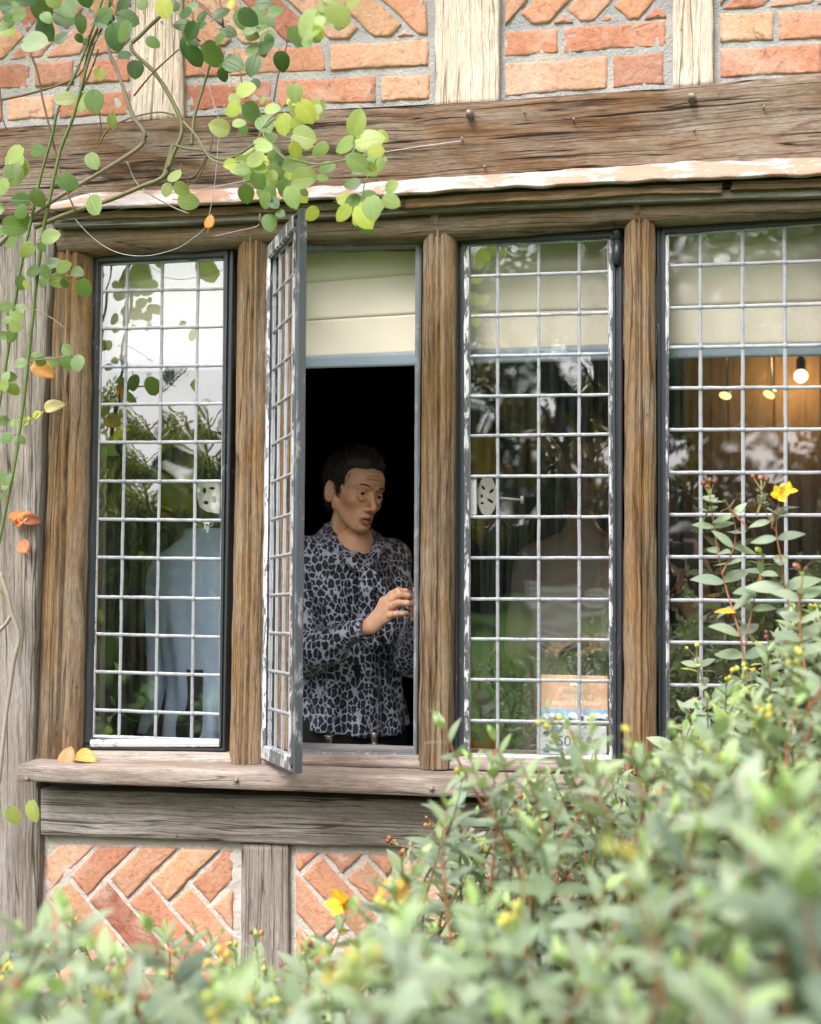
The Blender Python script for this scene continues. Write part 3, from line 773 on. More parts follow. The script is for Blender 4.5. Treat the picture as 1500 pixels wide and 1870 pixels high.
def blind_sheet(name, top, bot, y, mat, nv):
    mb = MB(); n = 120; vs = []
    for i in range(n + 1):
        for j in range(nv + 1):
            a = P(*polyat(top, i / n), y); b = P(*polyat(bot, i / n), y); q = a.lerp(b, j / nv)
            fold = .004 * mnoise.noise(Vector((q.x * 5, q.z * 2, 1))) + .0015 * mnoise.noise(Vector((q.x * 25, q.z * 9, 4)))
            vs.append((q.x, q.y + fold, q.z))
    mb.add(vs, [(i * (nv + 1) + j, (i + 1) * (nv + 1) + j, (i + 1) * (nv + 1) + j + 1, i * (nv + 1) + j + 1) for i in range(n) for j in range(nv)])
    o = mb.build(name, mat, bl)
    so = o.modifiers.new('thickness', 'SOLIDIFY'); so.thickness = .0015; return o
seam1 = [(150, 522), (560, 515), (760, 498), (1110, 492), (1480, 470), (1600, 468)]
seam2 = [(150, 590), (560, 584), (760, 572), (1110, 564), (1480, 548), (1600, 546)]
btop = [(150, 400), (1600, 330)]
cream = mk_cloth('cream_linen', (.95, .86, .73)); slate = mk_cloth('slate_linen', (.33, .40, .47))
blind_sheet('top_panel', btop, off(seam1, 3, 3), BY - .0008, cream, 10)
blind_sheet('middle_panel', seam1, off(seam2, 2, 2), BY - .0004, cream, 10)
blind_sheet('lower_panel', seam2, off(hem_t, 3, 3), BY, cream, 10)
blind_sheet('hem_band', hem_t, hem_b, BY - .003, slate, 4)

# pendant lamp and ceiling spots, lit
def emis(name, c, s):
    t = NT(name); t.b.inputs['Emission Color'].default_value = (*c, 1); t.b.inputs['Emission Strength'].default_value = s; t.b.inputs['Base Color'].default_value = (.8, .8, .8, 1); return t.m
lp = P(1463, 687, 1.95)
lamp = empty('pendant_lamp', lp + Vector((0, 0, .3)), 'lit round bulb hanging on a cord behind the rightmost window', 'lamp')
mb = MB(); mb2 = MB()
r_ = .024
lathe(mb, [(.0001, -r_)] + [(r_ * math.sin(math.pi * k / 10), -r_ * math.cos(math.pi * k / 10)) for k in range(1, 10)] + [(.012, r_ * .98)], lp, 16)
mb.build('bulb', emis('bulb_glow', (1, .66, .34), 3.5), lamp)
lathe(mb2, [(.013, .022), (.016, .03), (.016, .06), (.006, .075), (.002, .08), (.002, 2.6 - lp.z)], lp, 12); mb2.build('cord', M['iron'], lamp)
ld = bpy.data.lights.new('lamp_light', 'POINT'); ld.energy = 5.5; ld.color = (1, .62, .28); ld.shadow_soft_size = .03
lo = bpy.data.objects.new('lamp_light', ld); COL.objects.link(lo); lo.location = lp + Vector((.0, .045, .0)) - Vector(lamp.location); lo.parent = lamp
spg = emis('spot_glow', (1, .62, .22), 1.3)
for k, (px, py) in enumerate(((1325, 722), (1405, 720))):
    q = P(px, py, 2.0); ax = Vector((-.25 if k == 0 else -.5, -.50, -.85)).normalized()
    s = empty('ceiling_spotlight', q, ['left one of the two lit ceiling spotlights seen through the right window', 'right one of the two lit ceiling spotlights, nearer the hanging bulb'][k], 'spotlight', 'ceiling spotlights')
    mb = MB(); tube(mb, [q - ax * .002, q + ax * .002], [.023, .022], 20); mb.build('lens', spg, s)
    mb = MB(); tube(mb, [q + ax * .001, q - ax * .02, q - ax * .03], [.0245, .02, .008], 16); tube(mb, [q - ax * .026, Vector((q.x, q.y + .03, 2.6))], .004, 6); mb.build('housing', M['iron'], s)

# metal dish covers standing on the inner ledge
steel = plain('brushed_steel', (.55, .53, .50), .22, .95, .5, .08, 300)
zl = P(600, 1380, .2).z - .012
def cloche(px, ktop, kbot, y, dome_r, dome_h, lab):
    k0, k1 = P(px, kbot, y), P(px, ktop, y); hgt = k1.z - k0.z
    e = empty('dish_cover', (k0.x, k0.y, zl), lab, 'dish cover', 'dish covers on the window ledge')
    base = k0.z - zl
    mb = MB(); pr = [(dome_r * 1.03, 0), (dome_r * 1.03, .003)] + [(dome_r * math.cos(a), .003 + (base - .003) * math.sin(a)) for a in [R(9 * t) for t in range(10)]] + [(.0001, base)]
    lathe(mb, pr, (k0.x, k0.y, zl), 40); mb.build('dome', steel, e)
    mb = MB(); r = .0105
    lathe(mb, [(r * .6, base - .004), (r * .75, base + hgt * .1), (r * .85, base + hgt * .5), (r * .95, base + hgt * .8), (r * 1.25, base + hgt * .95), (r * 1.25, base + hgt), (r * .9, base + hgt * 1.02), (.0001, base + hgt)], (k0.x, k0.y, zl), 20)
    mb.build('knob', steel, e)
cloche(601, 1343, 1364, .30, .075, .02, 'steel dish cover, only its knob showing, nearer the open casement')
cloche(684, 1338, 1359, .30, .068, .03, 'steel dish cover with its low dome and knob in view by the right post')

# printed booklet and leaflet leaning on the glass of the third casement
def text(s, size, mat, parent, loc, align='CENTER', ext=.0002, name='lettering', it=False):
    cu = bpy.data.curves.new(name, 'FONT'); cu.body = s; cu.size = size; cu.align_x = align; cu.extrude = ext
    if it: cu.shear = .25
    o = bpy.data.objects.new(name, cu); COL.objects.link(o)
    dg = bpy.context.evaluated_depsgraph_get(); me = bpy.data.meshes.new_from_object(o.evaluated_get(dg)); bpy.data.objects.remove(o)
    me.transform(Matrix.Rotation(math.pi / 2, 4, 'X')); me.transform(Matrix.Translation(Vector(loc) - wloc(parent)))
    me.materials.clear(); me.materials.append(mat)
    ob = bpy.data.objects.new(name, me); COL.objects.link(ob); ob.parent = parent; return ob
def quadp(mb, px0, px1, py0, py1, y, **k):
    a, b, c, d = P(px0, py0, y), P(px1, py0, y), P(px1, py1, y), P(px0, py1, y)
    mb.add([a, b, c, d], [(0, 3, 2, 1)], [(0, 1), (1, 1), (1, 0), (0, 0)], smooth=False, **k)
LY = GY + .030
white_ink = plain('white_ink', (.92, .9, .88), .6, 0, .2, .03)
bk = empty('booklet', P(1050, 1318, LY), 'peach printed booklet with white lettering standing behind the third casement', 'booklet')
mb = MB(); a, b = P(989, 1232, LY), P(1110, 1322, LY); mb.box(a.x, b.x, LY, LY + .004, b.z, a.z); mb.build('cover', plain('peach_print', (.80, .47, .33), .45, 0, .4, .04), bk)
mb = MB(); a2 = P(989, 1293, LY); mb.box(a.x + .0004, b.x - .0004, LY - .0006, LY, b.z + .0004, a2.z); mb.build('photo_strip', plain('sky_print', (.33, .52, .75), .45, 0, .4, .1), bk)
mb = MB()
rr = random.Random(4)
for k in range(26):
    q = P(992 + rr.random() * 114, 1305 + rr.random() * 8, LY - .001)
    lathe_r = .003 + rr.random() * .004
    pts = [(q.x + lathe_r * 1.5 * math.cos(t * .7854), LY - .001 - k * .00002, q.z + lathe_r * math.sin(t * .7854)) for t in range(8)]
    mb.add(pts, [tuple(range(8))], None, (.85, .87, .92), smooth=False)
mb.build('cloud_print', plain('cloud_print', (.86, .88, .92), .5, 0, .3, .05), bk)
mb = MB()
for k in range(22):
    x = 991 + k * 5.4; hgt = 4 + rr.random() * 9
    quadp(mb, x, x + 4.8, 1321 - hgt, 1321, LY - .002 - k * .00002, col=rr.choice([(.35, .12, .06), (.05, .08, .04), (.12, .1, .09), (.6, .3, .2), (.04, .06, .03)]))
mb.build('house_print', mk_vc('print_colours', .5, .3, .1), bk)
cxp = P(1050, 1250, LY - .0008)
mb = MB()
for dx, hh in ((-.007, .006), (0, .010), (.007, .006)):
    mb.add([(cxp.x + dx - .004, cxp.y, cxp.z), (cxp.x + dx + .004, cxp.y, cxp.z), (cxp.x + dx, cxp.y, cxp.z + hh)], [(0, 1, 2)], smooth=False)
mb.box(cxp.x - .011, cxp.x + .011, cxp.y - .0002, cxp.y, cxp.z - .003, cxp.z); mb.build('crown_emblem', white_ink, bk)
mb = MB(); c = P(1050, 1257, LY - .0006); mb.box(c.x - .030, c.x + .030, c.y - .0002, c.y, c.z, c.z + .0012); mb.box(c.x - .02, c.x + .02, c.y - .0002, c.y, c.z - .005, c.z - .004); mb.build('rule', white_ink, bk)
text('Celebrate at', .0155, white_ink, bk, P(1049, 1274, LY - .0008), it=True)
text('Langshott Manor', .0175, white_ink, bk, P(1049, 1288, LY - .0008))
lf = empty('leaflet', P(1050, 1378, LY), 'colourful leaflet with large numerals below the peach booklet, mostly behind leaves', 'leaflet')
mb = MB(); a, b = P(985, 1323, LY), P(1108, 1380, LY); mb.box(a.x, b.x, LY, LY + .003, b.z, a.z); mb.build('sheet', plain('white_print', (.72, .74, .78), .45, 0, .4, .05), lf)
mb = MB()
for k in range(40):
    q = P(990 + rr.random() * 112, 1328 + rr.random() * 46, LY - .0006 - k * .00001); r0 = .002 + rr.random() * .004
    mb.add([(q.x + r0 * 1.4 * math.cos(t * .7854 + k), q.y, q.z + r0 * math.sin(t * .7854 + k)) for t in range(8)], [tuple(range(8))], None,
           rr.choice([(.15, .3, .55), (.6, .25, .3), (.1, .12, .14), (.75, .6, .3), (.25, .4, .25), (.5, .55, .7)]), smooth=False)
mb.build('print_pattern', bpy.data.materials['print_colours'], lf)
text('50', .034, plain('grey_ink', (.12, .12, .16), .6), lf, P(1030, 1362, LY - .0016))

# ------------------------------------------------------------------ leaves
def leaf(mb, base, d, nrm, L, W, col, shape='round', fold=.25, curl=.3, nst=7, rr=None, mi=0):
    d = Vector(d).normalized(); nrm = Vector(nrm); nrm = (nrm - d * nrm.dot(d)).normalized(); s = d.cross(nrm)
    vs = []; uv = []
    for i in range(nst + 1):
        t = i / nst
        if shape == 'round': w = (math.sin(math.pi * min(1, t * .93 + .035) ** .80)) ** .62 * (1 if t < .80 else 1 - ((t - .80) / .2) ** 2 * .55)
        elif shape == 'lance': w = math.sin(math.pi * (t * .96 + .02) ** .82) ** .95
        else: w = math.sin(math.pi * (t * .96 + .02) ** .7)
        if i == nst: w = .02
        w *= W / 2
        an = -curl * t * t
        c = Vector(base) + d * (L * t) + nrm * (L * an * .5)
        for k, q in enumerate((-1, -.55, 0, .55, 1)):
            lift = fold * w * abs(q) - (.10 * w if abs(q) == 1 else 0)
            vs.append(c + s * (q * w) + nrm * lift); uv.append((q, t))
    fs = [(i * 5 + k, i * 5 + k + 1, (i + 1) * 5 + k + 1, (i + 1) * 5 + k) for i in range(nst) for k in range(4)]
    mb.add(vs, fs, uv, col, mi)
rl = random.Random(5)
TONE = {'d': (.050, .110, .030), 'm': (.115, .195, .055), 'l': (.25, .34, .11), 'y': (.36, .42, .08), 's': (.30, .38, .22)}
def tone(k, rr=rl, v=.16):
    c = TONE[k]; s = 1 + rr.uniform(-v, v); return (c[0] * s * (1 + rr.uniform(-.1, .1)), c[1] * s, c[2] * s * (1 + rr.uniform(-.15, .15)))
rose = empty('climbing_rose', P(20, 1870, -.25).xy.to_3d(), 'climbing rose with round leaves trained over the wall at the top left', 'climbing plant')
RL1 = """155,35,90,-80,m 130,155,120,-10,s 170,110,100,-60,d 235,65,90,-30,d 255,30,90,-60,m 35,75,60,10,m 70,55,70,0,m 20,110,80,0,l 385,75,75,10,d 420,135,95,-80,d
470,70,85,-20,d 495,255,75,-90,d 455,200,60,0,d 560,155,60,-30,m 365,270,50,-80,y 290,140,35,-60,d 315,155,30,-60,d 600,30,80,-70,y 665,90,70,180,d 680,45,60,0,d
735,90,50,0,d 690,170,85,-100,d 780,200,110,-60,m 855,235,95,-30,d 815,275,55,-80,d 890,70,100,-80,m 945,60,90,-30,m 985,75,60,-60,m 965,10,70,0,d 870,50,60,200,m
960,180,60,-80,d 1030,225,85,-80,d 935,305,50,-60,d 805,140,60,30,m 980,140,80,-60,m 1150,135,60,-40,m 1125,155,60,-60,m 235,362,85,185,l 300,372,80,-100,l
345,372,85,-80,m 50,590,95,150,l 140,550,65,0,m 50,640,85,-80,m 75,730,70,180,m 140,725,75,-60,m 75,775,70,-160,m 92,800,60,-60,m 250,665,90,-20,m 410,445,55,-100,l
340,590,75,-60,l 345,750,95,-60,l 800,465,85,160,l 855,360,50,120,l 850,400,75,200,y 920,410,80,-60,m 970,455,85,-60,m 890,475,45,-80,m 875,450,60,0,l 995,395,70,0,l
960,365,35,60,l 1035,455,85,-80,y 1120,410,95,-60,y 1085,455,60,-60,y 1110,500,95,-20,l 965,535,75,-20,l 1080,550,65,-80,y 1160,400,50,-30,l 930,580,85,160,l 875,615,85,180,l
1000,640,50,-60,l 1110,650,115,0,l 1030,580,50,-40,d 945,660,75,-60,m 900,710,75,-90,m 975,700,85,-60,m 1070,720,105,-75,l 1000,740,60,-50,d 1025,780,45,-30,m 985,815,80,-80,m
1110,700,45,-30,m 640,640,60,60,l 610,695,62,-100,l 665,690,60,-30,l 690,735,75,-10,l 1305,445,105,75,l 1260,530,92,200,l 1350,510,110,10,l 1375,550,70,0,y 1300,590,92,150,l
1350,620,75,-40,l 1390,585,60,0,m 1195,610,70,0,m 1285,670,75,180,m 1430,680,65,20,l 1285,740,85,-130,m 1350,715,65,20,m 1330,790,105,-60,y 1360,760,95,-80,l 1430,735,85,-30,l
1330,800,95,-90,m 1345,830,65,-60,m 1310,620,60,200,m 905,640,60,200,m 1040,690,80,-100,m 1075,600,90,200,m 950,610,70,-30,l 1000,560,70,100,m 840,600,50,200,y 1180,650,45,0,l
20,20,50,0,d 60,10,60,-30,m 700,25,60,40,m 640,20,50,100,d 520,10,60,100,m 450,15,70,40,d 30,35,50,200,d 1010,40,60,30,m 910,110,60,200,m 330,5,50,80,y 845,15,40,-90,y 740,60,50,60,d"""
RL3 = """280,155,105,10,l 145,230,115,-150,l 230,215,65,-50,m 60,185,100,200,m 15,130,70,180,m 350,320,92,20,l 425,350,82,-20,m 315,395,108,-170,l 290,300,85,20,m 460,440,115,-75,m
250,350,80,-60,m 180,345,85,200,m 115,410,80,-100,m 145,420,60,-70,y 355,415,60,-60,m 235,412,60,-90,m 30,540,85,180,m 95,590,85,0,l 90,650,85,0,l 60,700,92,-120,m
110,550,80,30,m 365,775,82,130,m 370,845,92,-80,m 425,850,95,-75,m 280,845,82,0,m 225,840,62,-10,m 200,805,52,0,m 110,850,82,190,m 150,790,45,60,m 60,925,82,0,m 20,970,82,180,l
75,995,82,-60,l 35,920,60,60,s 200,1130,62,20,y 140,1170,72,200,y 80,1180,62,-80,m 20,1165,62,180,m 120,1270,62,-50,m 35,1260,82,200,m 50,1480,82,40,m 30,1510,82,-130,l
5,1475,62,200,m 8,1580,40,200,m 15,700,60,200,m 40,610,60,190,m"""
fol = MB(); twig = fol
def rose_leaf(px, py, Lp, ang, tn, y):
    c = P(px, py, y); sc = (P(px + 1, py, y) - c).length; L = Lp * sc * rl.uniform(.84, 1.02); a = R(ang)
    dep = rl.uniform(-.45, .45); d = Vector((math.cos(a), dep, math.sin(a)))
    nrm = Vector((rl.uniform(-.35, .35), -1, rl.uniform(-.1, .5)))
    d.normalize(); base = c - d * L * .5
    leaf(fol, base, d, nrm, L, L * rl.uniform(.74, .88), tone(tn), 'round', rl.uniform(.05, .3), rl.uniform(.0, .35))
    tube(twig, [base - d * L * .25 + Vector((0, .003, -.0)), base - d * L * .05, base + d * L * .06], [.0009, .0009, .0005], 4, (.12, .18, .06))
for tok in RL1.split():
    x, y, l, a, t = tok.split(','); x, y, l, a = float(x) / 2, float(y) / 2, float(l) / 2, float(a)
    yy = -.22 + rl.uniform(-.07, .07) + (-.10 if x > 400 else 0) + (-.18 if (t in 'ly' and x > 400) else 0)
    if t == 's': yy = -.55
    rose_leaf(x, y, l, a, t, yy)
for x, y, l, a, t in ((568, 45, 66, -115, 'l'), (618, 26, 60, -40, 'l'), (592, 10, 30, 40, 'l'), (582, 60, 30, -60, 'y'), (645, 4, 30, 0, 'l')): rose_leaf(x, y, l, a, t, -.85)
for tok in RL3.split():
    x, y, l, a, t = tok.split(','); rose_leaf(float(x) / 3, 380 + float(y) / 3, float(l) / 3, float(a), t, -.2 + rl.uniform(-.06, .06))
for x, y, l, a in ((25, 1490, 38, -60), (60, 1482, 40, -75)): rose_leaf(x, y, l, a, 'l', -.3)
for cx, cy, sx, sy, nn_, tn in ((500, 300, 55, 60, 22, 'lymyl'), (660, 320, 28, 50, 6, 'lmly'), (475, 60, 75, 45, 12, 'dmmd'), (90, 40, 70, 45, 10, 'dml'), (540, 215, 26, 26, 7, 'lyl'), (430, 130, 45, 45, 5, 'dm'), (40, 330, 40, 60, 6, 'lml')):
    for k in range(nn_): rose_leaf(rl.gauss(cx, sx), rl.gauss(cy, sy * .8), rl.uniform(26, 44), rl.uniform(-150, 60), rl.choice(tn), -.30 + rl.uniform(-.14, .14))
# extra sprays past the top and left edges of the view
for k in range(150):
    x, y = rl.uniform(-420, 620), rl.uniform(-330, -15)
    if rl.random() < .4: x, y = rl.uniform(-420, -20), rl.uniform(-100, 1500)
    rose_leaf(x, y, rl.uniform(32, 50), rl.uniform(-140, 60), rl.choice('ddmml'), -.22 + rl.uniform(-.12, .12))
def nearer(x, y):
    return fol
thorns = MB()
GRN, BRN, GRY, RED = (.11, .17, .045), (.14, .09, .05), (.24, .20, .15), (.25, .12, .09)
ST = [([(88, 380), (78, 430), (68, 510), (62, 560), (52, 660), (40, 760), (25, 860), (5, 960), (-20, 1080)], 3.6, GRN, -.20),
      ([(88, 380), (98, 330), (112, 270), (135, 210), (165, 100), (195, 25), (205, -60)], 3.4, GRN, -.20),
      ([(-5, 760), (10, 673), (25, 567), (40, 480), (62, 380), (75, 320), (95, 250), (107, 200), (145, 120), (165, 65), (190, -10)], 3.2, GRN, -.17),
      ([(-40, 490), (0, 445), (50, 400), (110, 358), (200, 305), (265, 257), (245, 215), (232, 180), (215, 130), (200, 95), (195, 40)], 4.6, GRY, -.12),
      ([(65, 415), (125, 390), (200, 365), (260, 340), (300, 322), (315, 285), (333, 232), (310, 175), (280, 130), (240, 88), (260, 62), (300, 20), (312, -20)], 4.6, (.17, .16, .07), -.14),
      ([(320, 265), (345, 272), (370, 275), (400, 291), (430, 285), (465, 262), (480, 235)], 2.4, (.16, .15, .08), -.16),
      ([(335, 222), (360, 250), (385, 290), (420, 300), (450, 290)], 2.0, (.2, .2, .1), -.18),
      ([(300, 322), (330, 325), (355, 322), (370, 300), (380, 280)], 2.2, BRN, -.13), ([(300, 322), (310, 290), (316, 265)], 5, (.16, .15, .07), -.13),
      ([(350, 265), (352, 240), (356, 210), (370, 165), (385, 115)], 3.2, (.15, .16, .07), -.16), ([(365, 75), (356, 60), (352, 20), (352, -20)], 2.2, RED, -.2),
      ([(410, 50), (385, 28), (365, 8), (350, -10)], 2.4, RED, -.2), ([(408, 45), (403, 10), (400, -20)], 2.0, RED, -.2),
      ([(55, 95), (68, 130), (78, 180), (88, 222), (100, 270), (112, 320), (125, 355), (138, 385)], 2.2, BRN, -.16),
      ([(0, 183), (50, 172), (100, 158), (140, 140), (165, 108)], 2.4, (.2, .12, .06), -.14), ([(245, 175), (265, 150), (285, 128), (327, 90)], 1.8, BRN, -.16),
      ([(450, 180), (440, 140), (436, 95)], 1.8, RED, -.2), ([(500, 185), (508, 140), (525, 75), (520, 40)], 1.6, RED, -.25), ([(150, 165), (165, 85), (205, 0)], 3.4, BRN, -.16),
      ([(150, 165), (170, 120), (180, 90)], 2, BRN, -.16), ([(232, 295), (255, 340), (310, 375), (345, 390)], 1.6, (.32, .26, .2), -.10), ([(392, 432), (435, 422), (472, 412), (475, 390)], 1.6, (.3, .16, .14), -.15),
      ([(180, 265), (200, 235), (240, 215), (290, 205), (320, 210)], 1.8, (.2, .15, .08), -.12), ([(385, 225), (388, 215), (385, 270), (365, 320), (350, 335)], 1.8, BRN, -.14),
      ([(330, 300), (340, 320), (345, 340)], 1.2, BRN, -.14), ([(0, 160), (5, 215), (12, 235)], 1.6, BRN, -.15), ([(180, 175), (178, 180), (185, 235), (178, 262)], 1.5, BRN, -.15),
      ([(0, 1045), (15, 1090), (22, 1120), (35, 1162), (27, 1200), (20, 1250), (12, 1300), (4, 1370), (0, 1420), (-8, 1500), (-30, 2000)], 4.8, (.34, .30, .25), -.07),
      ([(-5, 1155), (12, 1138), (22, 1120)], 4.5, (.36, .31, .25), -.07), ([(0, 1075), (18, 1100), (28, 1135)], 3.2, (.2, .17, .09), -.06), ([(0, 1500), (22, 1490), (45, 1475), (60, 1455)], 1.0, (.3, .2, .15), -.29),
      ([(520, 190), (480, 235), (500, 270), (530, 300), (545, 340), (540, 375)], 1.6, (.25, .25, .15), -.38), ([(530, 290), (580, 300), (640, 290), (690, 280), (665, 340), (668, 385)], 1.6, (.2, .25, .1), -.42),
      ([(640, 290), (655, 250), (650, 215)], 1.4, (.2, .25, .1), -.42), ([(50, 560), (90, 578), (120, 600)], 1.2, (.25, .2, .08), -.2), ([(68, 500), (100, 502), (145, 505)], 1.2, (.25, .2, .08), -.2),
      ([(48, 660), (90, 655), (130, 650)], 1.2, (.25, .2, .08), -.2), ([(38, 770), (60, 765), (70, 755)], 1.2, (.25, .2, .08), -.2)]
for pts, r, c, y in ST:
    sm = catmull([P(a, b, y + .015 * mnoise.noise(Vector((a * .01, b * .01, y * 9)))) for a, b in pts], 6)
    rr_ = [r * .00125 * (1 + .12 * mnoise.noise(p * 40)) * (1 - .25 * i / len(sm)) for i, p in enumerate(sm)]
    stems = MB(); thorns = stems; tube(stems, sm, rr_, 7, c, wob=.18)
    if r > 3 and c == GRN:
        for p in sm[::3]:
            d = Vector((rl.choice([-1, 1]), rl.uniform(-.5, .2), -.2)).normalized()
            tube(thorns, [p + d * .002, p + d * .009 + Vector((0, 0, -.001))], [.0022, .0003], 5, (.35, .08, .05))
    stems.build('stem', M['stem'], rose)
fol.build('foliage', M['leaf'], rose)

def single_leaf(name, px, py, y, L, ang, col, lab, nrm=(0, -1, .3), shape='round', fold=.5, curl=.9, group='dead leaves'):
    c = P(px, py, y); a = R(ang); d = Vector((math.cos(a), .2, math.sin(a)))
    if nrm[2] > .7: d = Vector((math.cos(a), -math.sin(a), 0))
    mb = MB(); sc = (P(px + 1, py, y) - c).length; L *= sc; dn = d.normalized()
    leaf(mb, c - dn * L * .5, d, nrm, L, L * .72, col, shape, fold, curl); tube(mb, [c - dn * L * .75, c - dn * L * .48], [.0007, .0006], 4, col)
    o = mb.build(name, M['leaf'], None); so_ = o.modifiers.new('thickness', 'SOLIDIFY'); so_.thickness = .0004
    # origin to its middle
    o.data.transform(Matrix.Translation(-c)); o.location = c
    return tag(o, lab, 'leaf', group)
single_leaf('fallen_leaf', 122, 1384, -.040, 40, 80, (.62, .30, .15), 'tan fallen leaf standing on the left end of the sill', (0.2, -1, .4), fold=.3, curl=.5)
single_leaf('fallen_leaf', 157, 1386, -.038, 42, 10, (.50, .38, .10), 'green and orange folded fallen leaf on the sill beside the black frame', (.1, -.6, .8), fold=.9, curl=.3)
single_leaf('dangling_leaf', 383, 404, -.10, 27, 85, (.62, .25, .03), 'round orange leaf caught on the wire above the left window', fold=.1, curl=.1)
single_leaf('dead_leaf', 80, 676, -.17, 42, -25, (.68, .42, .16), 'curled orange leaf hanging below a leafy rose stem', fold=.8, curl=.5)
single_leaf('dead_leaf', 99, 741, -.12, 34, 30, (.55, .50, .30), 'pale withered leaf in front of the left window post', fold=.6, curl=.8)
for k, (x, y, l, a, c, t) in enumerate(((28, 941, 22, 70, (.60, .24, .07), 'topmost small rust leaf of the cluster on the grey corner post'), (44, 944, 26, 60, (.66, .32, .10), 'pale orange leaf at the middle of the rust cluster on the corner post'),
        (32, 955, 26, 190, (.58, .20, .06), 'lower left rust leaf of the cluster on the grey corner post'), (58, 949, 30, 0, (.36, .14, .08), 'dark brown folded leaf at the right of the rust cluster'), (42, 996, 32, 130, (.58, .24, .12), 'single rust leaf stuck below the cluster on the corner post'))):
    single_leaf('dead_leaf', x, y, -.035, l, a, c, t, fold=.7, curl=.8)
# garden wires
for pts, y, lab in (([(-60, 415), (0, 414), (165, 395), (350, 350), (500, 320), (590, 300), (700, 278), (800, 263), (845, 257)], -.045, 'thin grey training wire stretched across the oak beam to a nail'),
                    ([(138, 400), (155, 420), (188, 448), (225, 464), (270, 467), (320, 455), (350, 437), (375, 415), (384, 385), (393, 330), (398, 270), (402, 230), (388, 180), (375, 130)], -.075, 'loose loop of thin wire sagging over the top of the left window')):
    mb = MB(); sm = catmull([P(a, b, y) for a, b in pts], 8); o0 = sm[0]
    tube(mb, sm, .0008, 5); o = mb.build('wire', M['wire'], None); o.data.transform(Matrix.Translation(-o0)); o.location = o0
    tag(o, lab, 'wire')

# ------------------------------------------------------------------ St John's wort shrubs in front of the wall
def interp(poly, x):
    for (a, b), (c, d) in zip(poly[:-1], poly[1:]):
        if a <= x <= c: return b + (d - b) * (x - a) / (c - a)
    return poly[-1][1] if x > poly[-1][0] else poly[0][1]
SG = [(.20, .265, .205), (.235, .295, .225), (.13, .18, .135), (.27, .33, .245), (.19, .26, .165)]
def petal_flower(mb, c, d, s, col, rr, openk=.8):
    d = d.normalized(); a = Vector((0, 0, 1)) if abs(d.z) < .8 else Vector((1, 0, 0)); u = d.cross(a).normalized(); v = d.cross(u)
    for k in range(5):
        an = k * 2 * math.pi / 5 + rr.random(); o = (u * math.cos(an) + v * math.sin(an))
        leaf(mb, c, o * openk + d * (1 - openk), d, s, s * .75, col, 'ovate', -.2, -.4, 4)
    for k in range(10):
        an = rr.random() * 6.28; o = (u * math.cos(an) + v * math.sin(an)) * .4 + d; tube(mb, [c, c + o * s * .45], [s * .02, s * .015], 3, (.75, .45, .03), cap=False)
def capsule(mb, c, d, s, col):
    d = d.normalized(); pts = [c + d * s * k / 5 for k in range(6)]
    tube(mb, pts, [s * .12, s * .34, s * .42, s * .38, s * .22, s * .04], 7, col)
